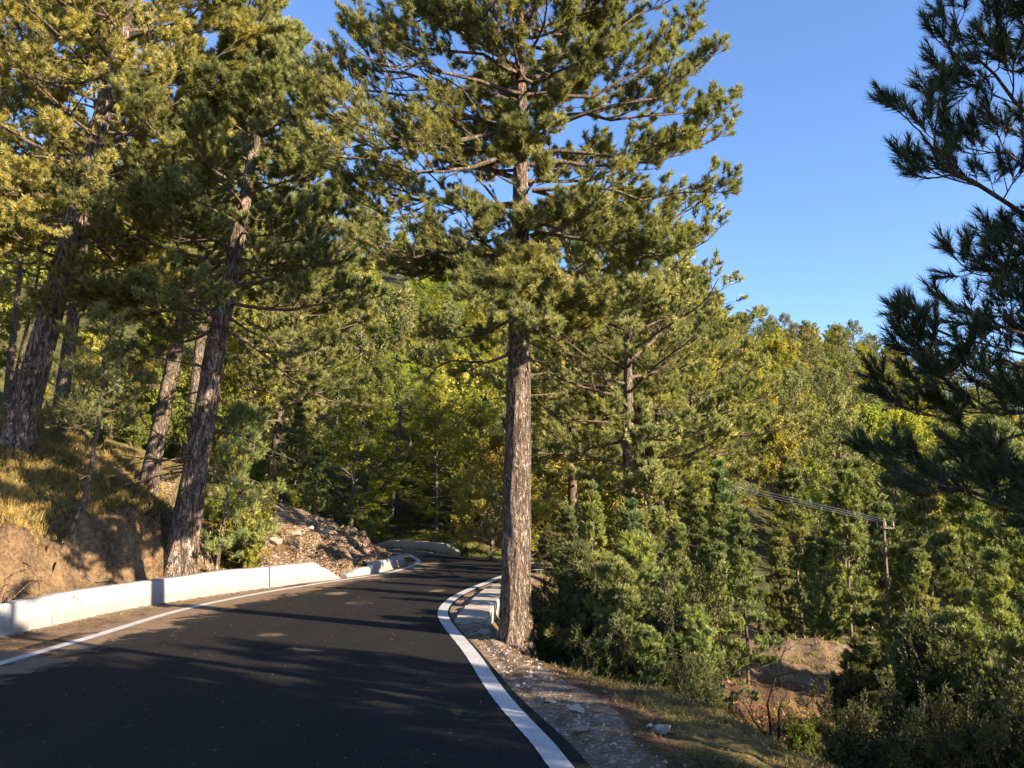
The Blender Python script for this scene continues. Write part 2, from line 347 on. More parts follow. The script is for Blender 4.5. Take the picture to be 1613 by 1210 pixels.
def terrain(x, y, full=False):
    x = np.asarray(x, float); y = np.asarray(y, float); sh = x.shape; x = x.ravel(); y = y.ravel()
    r = np.hypot(x, y); d = np.where(r < 90, 0, 50.)
    near = r < 90; p = np.stack([x[near], y[near]], 1); d[near] = sdist(p, flat)
    cl = np.minimum(r, 360.)/np.maximum(r, 1e-6)
    z = natural(x*cl, y*cl) - np.maximum(r-360, 0)*.05
    left = (x < -2.8) & (y < 32)
    w = np.where(left, sstep(.30, 1.15, d), sstep(.0, .9, d))
    z = z*w
    rough = sstep(.3, 1.6, d)
    z = z + rough*(.22*fbm(x*.35, y*.35)+.16*fbm(x*1.3+9, y*1.3)+.07*fbm(x*4.7, y*4.7, o=3))
    rough = rough*np.where(left, sstep(.3, .7, d), 1)
    scarp = left*sstep(.35, .75, d)*(1-sstep(1.9, 3.0, d))
    z = z + scarp*(.42*fbm(x*2.1+3, y*2.1, z*2.4, 4)+.30*fbm(x*5.3, y*5.3, z*5., 3))
    z = np.where(left & (d > .36) & (d < 1.2), np.maximum(z, .36+.14*fbm(x*2, y*2)), z)
    z = z + .012*sstep(-.2, .1, d)*fbm(x*6, y*6, o=3) - np.where(d < -.05, .03, 0) - .0*d
    z = np.where(d < 0, np.minimum(z, -.012), z)
    if full: return z.reshape(sh), d.reshape(sh), left.reshape(sh)
    return z.reshape(sh)
def gz(x, y): return float(terrain(np.array([x]), np.array([y]))[0])
def gzs(x, y): return terrain(np.array(x), np.array(y))

def build_ground():
    ang = np.concatenate([np.arange(-48, 48, .2), np.arange(48, 312, 4.)])
    ang = np.radians(ang); rr = [.25]
    while rr[-1] < 380: rr.append(rr[-1]*1.0115+.004)
    rr = np.array(rr+[450, 650, 1100, 2000, 3500])
    Rg, Ag = np.meshgrid(rr, ang, indexing='ij'); X = Rg*np.sin(Ag); Y = Rg*np.cos(Ag)
    z, d, left = terrain(X, Y, True)
    nr, na = X.shape; V = np.stack([X, Y, z], -1).reshape(-1, 3)
    V = np.vstack([V, [[0, 0, -.03]]]); c = nr*na
    i = np.arange(nr-1)[:, None]*na; j = np.arange(na)[None]; j2 = (j+1) % na
    Fq = np.stack([i+j, i+na+j, i+na+j2, i+j2], -1).reshape(-1, 4)[:, ::-1]
    j = np.arange(na); Ft = np.stack([np.full(na, c), (j+1) % na, j], 1)
    me = mesh('ground', [(V, Fq, 0, None, True), (np.zeros((0, 3)), Ft, 0)], [M['ground']]) if False else mesh('ground', [(V, Fq, 0, None, True)], [M['ground']])
    bx, by = X, Y
    n1 = fbm(bx*.5+3, by*.5); n2 = fbm(bx*.23+30, by*.23)
    rub = left*sstep(17.5, 21, by+n1*3)*(by < 31)*(1-sstep(4.5, 6.5, d+n1*2))
    gl = left*sstep(1.5, 2.2, d+n1*.9)*.95*(1-rub)
    soil = left*np.clip((1-sstep(1.5, 2.3, d+n1*.8))+rub*.9, 0, 1)
    soil = np.where((~left) & (np.hypot(bx-6.4, by-19.2) < 2.6+n1*1.2), .95, soil)
    soil = np.where((~left) & (np.hypot(bx-5.2, by-10.5) < 1.6+n1), .62, soil)
    mnd = (~left) & (np.hypot(bx-6.4, by-18.4) < 1.7+n1)
    soil = np.where((by > 60) & (soil < .1), .0, soil)
    soil = np.where((~left) & (by > 12.5) & (by < 24) & (d < 1.6), .9, soil)
    gravel = np.where(left, (d < .25)*1., (1-sstep(.12, .5, d+n1*.5)))*(np.hypot(bx, by) < 80)
    gravel = np.where((d < 0), np.where(bx < -2.5, .55+.5*n1, 1), gravel)
    gravel = np.where(mnd, .5, gravel)
    soil = np.where((d < .1) & (bx < -2.5), .9, soil)
    gr = np.where(~left & (bx > 0) & (by < 13), sstep(.4, .9, d+n1*.7)*(1-sstep(1.8, 2.8, d))*.75, gl)
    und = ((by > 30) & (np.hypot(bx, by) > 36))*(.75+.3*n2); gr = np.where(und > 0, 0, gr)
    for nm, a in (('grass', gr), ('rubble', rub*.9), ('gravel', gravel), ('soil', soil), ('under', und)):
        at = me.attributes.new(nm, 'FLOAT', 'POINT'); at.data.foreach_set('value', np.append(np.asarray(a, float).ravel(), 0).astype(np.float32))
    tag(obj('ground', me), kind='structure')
build_ground()

def poly_sheet(name, poly, z, mat, rnd_fn=None, res=.35):
    import bmesh
    bm = bmesh.new(); vs = [bm.verts.new((x, y, z)) for x, y in poly]
    f = bm.faces.new(vs); bmesh.ops.triangulate(bm, faces=[f])
    me = bpy.data.meshes.new(name); bm.to_mesh(me); bm.free(); me.materials.append(mat)
    if me.polygons[0].normal.z < 0: me.flip_normals()
    return me
def build_road():
    # grid of cells clipped to the outline: interior grid + triangulated outline sheet just below it would overlap, so use one bmesh
    import bmesh
    from mathutils.geometry import delaunay_2d_cdt
    xs, ys = np.meshgrid(np.arange(-20, 4, .3), np.arange(-12, 43, .3)); p = np.stack([xs.ravel(), ys.ravel()], 1)
    p = p[(p[:, 1] > -2)]; sd_ = sdist(p, asph); p = p[sd_ < -.12]
    pts = [Vector(a) for a in asph]+[Vector(a) for a in p]; n = len(asph)
    vo, eo, fo, *_ = delaunay_2d_cdt(pts, [(i, (i+1) % n) for i in range(n)], [], 2, 1e-4)
    V = np.array([(v[0], v[1], .004) for v in vo]); fo = [f for f in fo if len(f) == 3]; Fc = np.array(fo)
    cen = V[Fc][:, :, :2].mean(1); Fc = Fc[inside(cen, asph)]
    a, b, c = V[Fc[:, 0]], V[Fc[:, 1]], V[Fc[:, 2]]
    cr = np.cross(b-a, c-a)[:, 2]; Fc[cr < 0] = Fc[cr < 0][:, ::-1]
    q = V[:, :2]; dl = seg_dist_open(q, LLc); e = (1-sstep(.1, 1.5, dl))*(.75+.5*fbm(q[:, 0]*.6, q[:, 1]*.6))*sstep(2, 9, q[:, 1])
    for px, py, r in ((480, 1023, .5), (716, 1117, .22), (430, 1000, .5), (530, 935, .6), (560, 950, .5), (690, 930, .6)):
        g_ = G(px, py); e = np.maximum(e, .62*(1-sstep(r*.1, r, np.hypot((q[:, 0]-g_[0]), (q[:, 1]-g_[1])*.8))))
    me = mesh('road', [(V, Fc, 0, e)], [M['asphalt']]); tag(obj('road', me), kind='structure')
def seg_dist_open(p, pl):
    best = np.full(len(p), 1e18)
    for a, b in zip(pl[:-1], pl[1:]):
        ab = b-a; t = np.clip(((p-a)@ab)/max((ab**2).sum(), 1e-9), 0, 1); np.minimum(best, ((p-a-t[:, None]*ab)**2).sum(1), out=best)
    return np.sqrt(best)
build_road()
def strip(name, pl, w, z, mat, dens=4):
    pl = np.array(pl); s = np.linspace(0, len(pl)-1, (len(pl)-1)*dens+1); i = np.minimum(s.astype(int), len(pl)-2); f = (s-i)[:, None]
    pl = relax(pl[i]*(1-f)+pl[i+1]*f, 30)
    jit = .003*vnoise(np.arange(len(pl))*.6, np.zeros(len(pl)))
    a = offset(pl, w/2); b = offset(pl, -w/2); a = a+jit[:, None]; n = len(pl)
    V = np.vstack([np.c_[a, np.full(n, z)], np.c_[b, np.full(n, z)]]); i = np.arange(n-1)
    return mesh(name, [(V, np.stack([i, i+n, i+n+1, i+1], 1), 0)], [mat])
tag(obj('edge_line', strip('edge_line', LLc, .17, .009, M['paint'])), kind='structure')
tag(obj('edge_line', strip('edge_line', RLc, .185, .009, M['paint'])), kind='structure')

def wall_path(pl, h, th, hvar=0, taper0=0, taper1=0, base=-.25, dens=5, slope=.04, seed=0):
    pl = np.array(pl); q = np.concatenate([[0], np.cumsum(np.linalg.norm(np.diff(pl, axis=0), axis=1))]); s = np.linspace(0, q[-1], max(int(q[-1]/.09), 8))
    pl = relax(np.stack([np.interp(s, q, pl[:, 0]), np.interp(s, q, pl[:, 1])], 1), 12); n = len(pl)
    L = np.concatenate([[0], np.cumsum(np.linalg.norm(np.diff(pl, axis=0), axis=1))])
    hh = h*np.ones(n)+hvar*vnoise(L*.7+seed, L*0)
    if taper1: hh = np.where(L > L[-1]-taper1, .06+(hh-.06)*(L[-1]-L)/taper1, hh)
    if taper0: hh = np.where(L < taper0, .08+(hh-.08)*L/taper0, hh)
    o0 = offset(pl, 0); o1 = offset(pl, slope); o1b = offset(pl, slope+.02); o2 = offset(pl, th-.02); o3 = offset(pl, th)
    prof = [(o0, np.full(n, base)), (o0, np.zeros(n)+.0), (o1, hh-.02), (o1b, hh), (o2, hh), (o3, hh-.02), (o3, np.full(n, base))]
    rj = .006*fbm(L*2, L*0+seed, o=2)
    chip = .035*np.maximum(fbm(L*7, L*0+seed*3+5, o=3)-.22, 0)/.3
    prof = [(a, z-chip if 2 <= j_ <= 5 else z) for j_, (a, z) in enumerate(prof)]
    V = np.concatenate([np.c_[a[:, 0]+rj, a[:, 1], z] for a, z in prof]); k = len(prof); i = np.arange(n-1)
    Fs = [np.stack([j*n+i, j*n+i+1, (j+1)*n+i+1, (j+1)*n+i], 1) for j in range(k-1)]
    caps = [np.array([[j*n+e for j in range(k)]]) if e == 0 else np.array([[j*n+n-1 for j in range(k)][::-1]]) for e in (0, 1)]
    return [(V, np.concatenate(Fs), 0), (V, caps[0], 0), (V, caps[1], 0)]
Lp = np.linalg.norm(np.diff(PWc, axis=0), axis=1).cumsum()
# the parapet is cast in three lengths that touch end to end
def segm(pl, y0, y1):
    m = (pl[:, 1] >= y0) & (pl[:, 1] <= y1); 
    def at(y): 
        return np.array([np.interp(y, pl[:, 1], pl[:, 0]), y])
    return np.vstack([at(y0), pl[m], at(y1)])
yA = G(82, 985)[1]; yB = G(425, 925)[1]
for (a, b, lab, t1) in ((-11.5, yA-.012, 'white concrete kerb wall length at the left edge of the frame, before the first joint', 0),
                        (yA+.012, yB-.012, 'long dappled white concrete kerb wall length running under the big leaning pine', 0),
                        (yB+.012, PWc[-1, 1], 'sunlit white concrete kerb wall length with a sloping end beside the rubble slope', .9)):
    q = segm(PWc, a, b); o = obj('kerb_wall', mesh('kerb_wall', wall_path(q, .47, .24, .02, 0, t1, seed=a), [M['wall']]))
    tag(o, lab, 'kerb wall', 'cast lengths of the kerb wall left of the road')
tag(obj('broken_kerb_wall', mesh('broken_kerb_wall', wall_path(PW2c[:11], .17, .24, .09, .6, 0, seed=3), [M['concrete']])), 'low broken stub of concrete wall before the small end wall at the bend', 'kerb wall')
tag(obj('kerb_wall', mesh('kerb_wall', wall_path(PW2c[10:]+[.0, .015], .32, .24, .01, 0, 0, seed=6), [M['wall']])), 'short pale concrete kerb wall standing at the left inside of the bend', 'kerb wall')
fw = offset(FEc, -.75); fw = fw[(fw[:, 0] < -1.9) & (fw[:, 0] > -6.2)][::1]
tag(obj('kerb_wall', mesh('kerb_wall', wall_path(fw[::-1], .38, .25, .02, 1.2, .9, seed=8), [M['concrete']])), 'shaded grey concrete kerb wall on the far side of the bend under the dark forest', 'kerb wall')
fe = offset(FEc[:-8], -.09)
tag(obj('kerb', mesh('kerb', wall_path(fe[::-1], .07, .16, .012, 0, 0, seed=9, slope=.01), [M['wall']])), kind='structure')
# culvert headwall beside the tree
def headwall():
    pl = np.array([(-.42, 13.9), (-.40, 14.6), (-.34, 15.8), (-.22, 17.2), (-.10, 18.5), (.08, 19.6)])
    c = wall_path(pl, .05, .55, .02, 0, 0, base=-1.3, seed=11, slope=.0)
    c = [(np.c_[a[0][:, 0], a[0][:, 1], a[0][:, 2]], *a[1:]) for a in c]
    tag(obj('culvert_headwall', mesh('culvert_headwall', c, [M['concrete']])), 'bare concrete culvert headwall sunk in the verge left of the tall roadside pine', 'culvert')
headwall()

# ---------------------------------------------------------------- plant generators
def tubes(Pl, r0, r1, sides, mat, flare=0, smooth=True, rexp=1.):
    """Pl (N,K,3)"""
    N, K, _ = Pl.shape
    if N == 0: return (np.zeros((0, 3)), np.zeros((0, 4), int), mat)
    T = nrm(np.gradient(Pl, axis=1)); ref = np.where(np.abs(T[..., 2:3]) > .9, np.array([1., 0, 0]), np.array([0, 0, 1.]))
    A = nrm(np.cross(T, ref)); B = np.cross(T, A)
    s = np.linspace(0, 1, K)[None]; r0 = np.broadcast_to(np.asarray(r0, float).reshape(-1, 1), (N, 1)); r1 = np.broadcast_to(np.asarray(r1, float).reshape(-1, 1), (N, 1))
    R = r1+(r0-r1)*(1-s)**rexp
    th = np.arange(sides)/sides*2*np.pi
    V = Pl[:, :, None]+R[:, :, None, None]*(np.cos(th)[None, None, :, None]*A[:, :, None]+np.sin(th)[None, None, :, None]*B[:, :, None])
    idx = np.arange(N*K*sides).reshape(N, K, sides)
    a = idx[:, :-1]; b = idx[:, 1:]
    Fq = np.stack([a, np.roll(a, -1, 2), np.roll(b, -1, 2), b], -1).reshape(-1, 4)
    return (V.reshape(-1, 3), Fq, mat, None, smooth)
def curve_out(rng, B, D, L, K=5, up=0., wig=.12, droop=0.):
    """grow polylines from base B along D, length L; up: end turns upward"""
    N = len(B); pts = [B]; d = D.copy(); st = (L/(K-1))[:, None]
    for k in range(1, K):
        t = k/(K-1)
        d = nrm(d+rng.normal(0, wig, (N, 3))*[1, 1, .7]+np.array([0, 0, 1.])*(up*t-droop*(1-t))/(K-1)*2)
        pts.append(pts[-1]+d*st)
    return np.stack(pts, 1)
def spawn(rng, Pl, Mn, t0, t1, a0, a1, Lf, K=4, up=.3, wig=.15, vr=.25, keep=1., upb=.1, flat_=True):
    N, Kp, _ = Pl.shape
    t = (np.linspace(t0, t1, Mn)[None]+rng.uniform(-.5, .5, (N, Mn))*(t1-t0)/Mn).clip(0, 1)
    f = t*(Kp-1); i = np.minimum(f.astype(int), Kp-2); f = (f-i)[..., None]; n = np.arange(N)[:, None]
    B = Pl[n, i]*(1-f)+Pl[n, i+1]*f; T = nrm(Pl[n, i+1]-Pl[n, i])
    side = np.cross(T, np.array([0, 0, 1.])); bad = np.linalg.norm(side, axis=-1, keepdims=True) < .2
    side = nrm(np.where(bad, np.array([1., 0, 0]), side)); upv = np.cross(side, T)
    if flat_: phi = np.where((np.arange(Mn)[None]+rng.integers(0, 2, (N, 1))) % 2, 0., np.pi)+rng.normal(0, vr*1.6, (N, Mn))
    else: phi = rng.uniform(0, 2*np.pi, (N, Mn))
    a = np.radians(rng.uniform(a0, a1, (N, Mn)))
    a = a*(1-.5*(t > .93))
    D = T*np.cos(a)[..., None]+np.sin(a)[..., None]*(side*np.cos(phi)[..., None]+upv*np.sin(phi)[..., None])
    D = nrm(D+np.array([0, 0, upb])); L = Lf(t, N, Mn)
    B, D, L = B.reshape(-1, 3), D.reshape(-1, 3), np.broadcast_to(L, (N, Mn)).reshape(-1)
    L = L*rng.uniform(.65, 1.25, len(L)); k = rng.random(len(L)) < keep
    return curve_out(rng, B[k], D[k], L[k], K, up, wig), L[k]
def outward(B):
    if len(B) < 10: return np.tile([0, 0, 1.], (len(B), 1))
    cx = np.polyval(np.polyfit(B[:, 2], B[:, 0], 1), B[:, 2]); cy = np.polyval(np.polyfit(B[:, 2], B[:, 1], 1), B[:, 2])
    o = np.c_[B[:, 0]-cx, B[:, 1]-cy]; r = np.linalg.norm(o, axis=1, keepdims=True); return nrm(np.c_[o/np.maximum(r, .05), np.full(len(B), .55)])
def needles(rng, B, D, n, Lsh, Ln, w, mat, spread=(25, 65), rb=None, curl=0.):
    """bottle-brush shoots: base B, dir D (N,3)"""
    N = len(B)
    if rb is None: rb = rng.random(N)
    ref = np.where(np.abs(D[:, 2:3]) > .9, np.array([1., 0, 0]), np.array([0, 0, 1.])); A = nrm(np.cross(D, ref)); C = np.cross(D, A)
    t = rng.random((N, n)); ph = rng.uniform(0, 2*np.pi, (N, n)); a = np.radians(rng.uniform(*spread, (N, n)))*(1.15-.65*t)
    b = B[:, None]+D[:, None]*(t*Lsh)[..., None]
    d = D[:, None]*np.cos(a)[..., None]+np.sin(a)[..., None]*(A[:, None]*np.cos(ph)[..., None]+C[:, None]*np.sin(ph)[..., None])
    ll = Ln*rng.uniform(.7, 1.15, (N, n)); tip = b+d*ll[..., None]-np.array([0, 0, 1.])*(curl*ll)[..., None]
    Nd = outward(B)[:, None]*1.0+D[:, None]*.3+rng.normal(0, .5, (N, n, 3))
    s = nrm(np.cross(d, Nd))*w*.5
    V = np.stack([b-s, b+s, tip], 2).reshape(-1, 3); Fc = np.arange(len(V)).reshape(-1, 3)
    r = np.repeat((rb[:, None]*.75+rng.random((N, n))*.25).ravel(), 3)
    r = r+np.tile([-.12, -.12, .12], N*n)
    return (V, Fc, mat, r.clip(0, 1))
def leaves(rng, Pt, size, mat, flatness=.7, rb=None, asp=.6, Dir=None):
    N = len(Pt); nr_ = nrm(rng.normal(size=(N, 3))*(1-flatness)+(np.array([0, 0, 1.])*.55+(outward(Pt)*.8 if size > .06 else 0))*flatness)
    d = rng.normal(size=(N, 3)) if Dir is None else Dir+rng.normal(size=(N, 3))*.5
    d = nrm(d-nr_*(d*nr_).sum(1, keepdims=True)); s = np.cross(nr_, d)
    sz = (size*rng.uniform(.6, 1.25, N))[:, None]
    V = np.stack([Pt, Pt+d*sz*.5+s*sz*asp*.5, Pt+d*sz-nr_*sz*.12, Pt+d*sz*.5-s*sz*asp*.5], 1).reshape(-1, 3)
    r = rng.random(N) if rb is None else rb*.7+rng.random(N)*.3
    return (V, np.arange(N*4).reshape(N, 4), mat, np.repeat(r, 4))

def trunk_line(rng, H, lean=(0, 0), bow=0., K=16, z0=-.5, wob=.03):
    t = np.linspace(0, 1, K); z = z0+(H-z0)*t
    x = lean[0]*t*H+bow*np.sin(t*np.pi)*H*.1; y = lean[1]*t*H
    w = np.cumsum(rng.normal(0, wob, (K, 2)), 0)*np.linspace(0, 1, K)[:, None]
    return np.c_[x+w[:, 0], y+w[:, 1], z]
def trunk_mesh(pts, r0, r1, sides=40, flare=.35, mat=0, dens=8, amp=.08, seed=0, rexp=.85):
    c = catmull(pts, dens); K = len(c); s = np.linspace(0, 1, K); L = np.concatenate([[0], np.cumsum(np.linalg.norm(np.diff(c, axis=0), axis=1))])
    R = r1+(r0-r1)*(1-s)**rexp; R = R*(1+flare*np.exp(-np.maximum(L-.4, 0)/.35)); th = np.arange(sides)/sides*2*np.pi
    TH, LL_ = np.meshgrid(th, L); ridge = vnoise(np.cos(TH)*3.2+seed, np.sin(TH)*3.2, LL_*1.1)+.6*vnoise(np.cos(TH)*8+seed, np.sin(TH)*8, LL_*3)
    RR = R[:, None]*(1+amp*ridge*.8+flare*.35*np.exp(-np.maximum(LL_-.35, 0)/.25)*np.cos(TH*5+seed))
    V = np.stack([c[:, 0:1]+RR*np.cos(TH), c[:, 1:2]+RR*np.sin(TH), np.broadcast_to(c[:, 2:3], TH.shape)], -1)
    idx = np.arange(K*sides).reshape(K, sides); a, b = idx[:-1], idx[1:]
    Fq = np.stack([a, np.roll(a, -1, 1), np.roll(b, -1, 1), b], -1).reshape(-1, 4)
    return (V.reshape(-1, 3), Fq, mat, None, True)

def pine(seed, H, zc, prof, r0, nl=40, lean=(0, 0), bow=0., sec=9, ter=5, sh=3, nn=20, Ls=.10, Ln=.10, w=.010, e0=-5, e1=50, limbs=(), dead=0,
         needle='pine', trunkmat='bark', sides=40, side_fn=None, keep=.9, secl=.42, terl=.30, K=7, r_limb=.05, whorl=0, upsh=.4, tw=.006, dead_len=1.2, wig=.12, wob=.03, topstop=None, sparse=0., spread=(25, 65), jit=.5, gap=None):
    rng = np.random.default_rng(seed); tl = trunk_line(rng, H, lean, bow, wob=wob)
    def at(z): return np.stack([np.interp(z, tl[:, 2], tl[:, 0]), np.interp(z, tl[:, 2], tl[:, 1]), z], -1)
    u = (np.arange(nl)+rng.uniform(-.4, .4, nl))/nl; u = u.clip(0, 1)
    if whorl: u = (np.round(u*whorl)/whorl+rng.normal(0, .004, nl)).clip(0, 1)
    z = zc+(H-zc)*.985*u.clip(0, 1)**.95
    if topstop: z = z[z < topstop]; u = u[:len(z)]
    u = u.clip(0, .999); n = len(z); az = np.arange(n)*2.39996+rng.uniform(-.5, .5, n)
    el = np.radians(e0+(e1-e0)*u**1.3+rng.normal(0, 7, n)); Lm = prof(u)*rng.uniform(.62, 1.08, n)
    if side_fn is not None: Lm = Lm*side_fn(az, z)
    D = np.stack([np.cos(az)*np.cos(el), np.sin(az)*np.cos(el), np.sin(el)], -1)
    Pm = curve_out(rng, at(z), D, Lm, K, .55, wig, droop=.25)
    if len(limbs):                         # named limbs: list of point lists (local coords)
        ex = np.stack([np.stack([np.interp(np.linspace(0, 1, K), np.linspace(0, 1, len(l)), np.array(l)[:, c]) for c in range(3)], -1) for l in limbs])
        ex[:, 1:] += rng.normal(0, .05, ex[:, 1:].shape)
        Lm = np.concatenate([Lm, np.linalg.norm(ex[:, -1]-ex[:, 0], axis=1)]); Pm = np.concatenate([Pm, ex]); n = len(Pm)
    rl = r_limb*(.35+.65*(Lm/Lm.max()))
    Ps, Ls2 = spawn(rng, Pm, sec, .28, 1., 28, 62, lambda t, a, b: (np.maximum(Lm, .6)[:, None]*secl*(1.2-.75*t)), 5, .35, .13, .20, keep)
    Pt, Lt = spawn(rng, Ps, ter, .25, 1., 25, 60, lambda t, a, b: (terl*(1.25-.6*t)), 3, .35, .12, .5, keep)
    if gap:                                # open window in the crown beside the trunk
        def inwin(q):
            cx = np.interp(q[:, 2], tl[:, 2], tl[:, 0]); cy = np.interp(q[:, 2], tl[:, 2], tl[:, 1]); X, Y_ = q[:, 0]-cx, q[:, 1]-cy
            a = (np.abs(X+.10) < .50) & (Y_ < .15); b = (np.abs(X*.5+Y_*.866) < .40) & (X > -.1)
            return (a | b) & (q[:, 2]-.36*np.where(b & ~a, np.maximum(X, 0), 0) > gap[0]) & (q[:, 2]-.36*np.where(b & ~a, np.maximum(X, 0), 0) < gap[1]) & (vnoise(q[:, 0]*1.7, q[:, 1]*1.7, q[:, 2]*1.7) < .45)
        Pt = Pt[~inwin(Pt[:, -1])]; kk = ~inwin(Ps[:, -1]); Ps = Ps[kk]; Ls2 = Ls2[kk]
    if sparse:                             # patchy gaps in the crown
        q = Pt[:, -1]; k = vnoise(q[:, 0]*1.1+seed, q[:, 1]*1.1, q[:, 2]*1.6) > -1+sparse; Pt = Pt[k]
    sd_ = []; bd = []
    for q in range(sh):
        f = 1-q*.55/max(sh, 1); a = Pt[:, 1]*(1-f)*2+Pt[:, 2]*(2*f-1) if f > .5 else Pt[:, 1]
        d = nrm(Pt[:, 2]-Pt[:, 1]); d = nrm(d+rng.normal(0, jit, d.shape)+np.array([0, 0, upsh])); bd.append(a); sd_.append(d)
    for q in range(int(sec >= 12)*3):
        a = Ps[:, q+1]; bd.append(a); sd_.append(nrm(nrm(Ps[:, q+2]-a)+rng.normal(0, .6, a.shape)+np.array([0, 0, .4])))
    for PP in (Ps,):
        bd.append(PP[:, -1]); sd_.append(nrm(PP[:, -1]-PP[:, -2]+np.array([0, 0, .02])))
    Bs = np.concatenate(bd); Ds = np.concatenate(sd_)
    rb = (.5+.5*fbm(Bs[:, 0]*.9+seed, Bs[:, 1]*.9, Bs[:, 2]*.9, 2)+rng.normal(0, .22, len(Bs))).clip(0, 1)
    tr = [trunk_mesh(tl, r0, r0*.12, sides, seed=seed), tubes(Pm, rl, rl*.22, 8, 1)]
    if dead:
        zz = rng.uniform(zc*.35, zc*1.05, dead); az = rng.uniform(0, 6.28, dead); D = np.stack([np.cos(az), np.sin(az), rng.uniform(-.35, .25, dead)], -1)
        Pd = curve_out(rng, at(zz), nrm(D), rng.uniform(.35, 1, dead)*dead_len, 6, .0, .16, droop=.3)
        Pe, _ = spawn(rng, Pd, 5, .3, 1, 30, 70, lambda t, a, b: .28*dead_len*(1.2-t), 4, 0, .2, .6, .8, upb=-.1)
        tr += [tubes(Pd, .020*r0/.25, .006, 5, 1), tubes(Pe, .007, .002, 3, 1)]
    cr = [tubes(Ps, .5*tw+.010*Ls2, .004, 4, 0), tubes(Pt, tw, tw*.4, 3, 0), needles(rng, Bs, Ds, nn, Ls, Ln, w, 1, spread, rb)]
    return mesh('trunk', tr, [M[trunkmat], M['limb']]), mesh('crown', cr, [M['limb'], M[needle]])
def plant(name, meshes, loc, lab, cat='tree', group=None, rz=0, sc=1.):
    e = empty(name, loc, rz, sc); obj('trunk', meshes[0], e); obj('crown', meshes[1], e)
    return tag(e, lab, cat, group)

def beech(seed, H, R, zc=.15, r0=.15, nl=26, sec=8, ter=6, lv=9, ls=.10, mat='beech', flat_=.8, e0=5, e1=65, sides=14, asp=.62, K=6, terl=.35, secl=.45):
    rng = np.random.default_rng(seed); tl = trunk_line(rng, H*.93, (rng.normal(0, .02), rng.normal(0, .02)), 0, 10, wob=.07)
    u = (np.arange(nl)+rng.uniform(-.4, .4, nl)).clip(0)/nl; z = H*(zc+(.92-zc)*u); az = np.arange(nl)*2.4+rng.uniform(-.6, .6, nl)
    B = np.stack([np.interp(z, tl[:, 2], tl[:, 0]), np.interp(z, tl[:, 2], tl[:, 1]), z], -1)
    el = np.radians(e0+(e1-e0)*u+rng.normal(0, 8, nl)); Lm = R*np.sqrt(np.clip(1.08-(u*1.02)**2.2, .05, 1))*(.55+.45*np.minimum(1, u*4+.3))*rng.uniform(.7, 1.15, nl)
    Pm = curve_out(rng, B, np.stack([np.cos(az)*np.cos(el), np.sin(az)*np.cos(el), np.sin(el)], -1), Lm, K, .1, .13)
    Ps, _ = spawn(rng, Pm, sec, .25, 1, 30, 60, lambda t, a, b: Lm[:, None]*secl*(1.2-.7*t), 4, .1, .12, .35, .9)
    Pt, _ = spawn(rng, Ps, ter, .2, 1, 30, 60, lambda t, a, b: terl*(1.2-.5*t), 3, .0, .1, .3, .92, upb=.05)
    n = len(Pt); t = rng.random((n, lv)); p = Pt[:, :1]*(1-t)[..., None]+Pt[:, 2:3]*t[..., None]; D = nrm(Pt[:, 2]-Pt[:, 0])[:, None]+np.zeros((n, lv, 1))
    sgn = rng.choice([-1., 1], (n, lv, 1)); sd_ = np.cross(D, np.array([0, 0, 1.]))*sgn*1.1
    p = p+rng.normal(0, .02, p.shape); Dd = (D+sd_).reshape(-1, 3); p = p.reshape(-1, 3)
    rb = (.5+.6*fbm(p[:, 0]*.8+seed, p[:, 1]*.8, p[:, 2]*.8, 2)).clip(0, 1)
    tr = [tubes(tl[None], r0, r0*.15, sides, 0), tubes(Pm, r0*.28, r0*.07, 5, 0)]
    cr = [tubes(Ps, .012, .004, 3, 0), leaves(rng, p, ls, 1, flat_, rb, asp, Dd)]
    return mesh('trunk', tr, [M['beech_bark']]), mesh('crown', cr, [M['beech_bark'], M[mat]])

def bushy(seed, H, R, mat='juniper', n0=24, sec=10, ter=8, nn=18, Ls=.11, Ln=.05, w=.018, lean_up=.9, bark_='limb'):
    rng = np.random.default_rng(seed); az = rng.uniform(0, 6.28, n0); rr = rng.uniform(.05, 1, n0)**.7
    el = np.arctan2(H, R*rr*1.2); L = np.hypot(H*np.sqrt(1.05-rr**2*.75), R*rr)*rng.uniform(.5, 1.12, n0)
    D = np.stack([np.cos(az)*np.cos(el), np.sin(az)*np.cos(el), np.sin(el)], -1)
    Pm = curve_out(rng, np.c_[rng.normal(0, R*.08, (n0, 2)), np.full(n0, -.1)], D, L, 6, .25, .10)
    Ps, _ = spawn(rng, Pm, sec, .12, 1, 25, 60, lambda t, a, b: L[:, None]*.38*(1.15-.7*t), 4, .4, .12, .5, .95, flat_=False)
    Pt, _ = spawn(rng, Ps, ter, .15, 1, 25, 55, lambda t, a, b: .22*(1.2-.5*t), 3, .5, .1, .5, .95, flat_=False)
    B = np.concatenate([Pt[:, 2], Pt[:, 1], Pt[:, 2]]); D = nrm(np.concatenate([Pt[:, 2]-Pt[:, 1]]*3)+rng.normal(0, .3, (len(B), 3))+np.array([0, 0, .35]))
    rb = (.5+.6*fbm(B[:, 0]*1.3+seed, B[:, 1]*1.3, B[:, 2]*1.3, 2)+rng.normal(0, .15, len(B))).clip(0, 1)
    return (mesh('stems', [tubes(Pm, .022, .006, 6, 0)], [M[bark_]]),
            mesh('foliage', [tubes(Ps, .008, .003, 3, 0), tubes(Pt, .004, .002, 3, 0), needles(rng, B, D, nn, Ls, Ln, w, 1, (15, 55), rb)], [M[bark_], M[mat]]))
def bush(name, meshes, loc, lab, cat='bush', group=None, rz=0, sc=1.):
    e = empty(name, loc, rz, sc); obj('stems', meshes[0], e); obj('foliage', meshes[1], e); return tag(e, lab, cat, group)
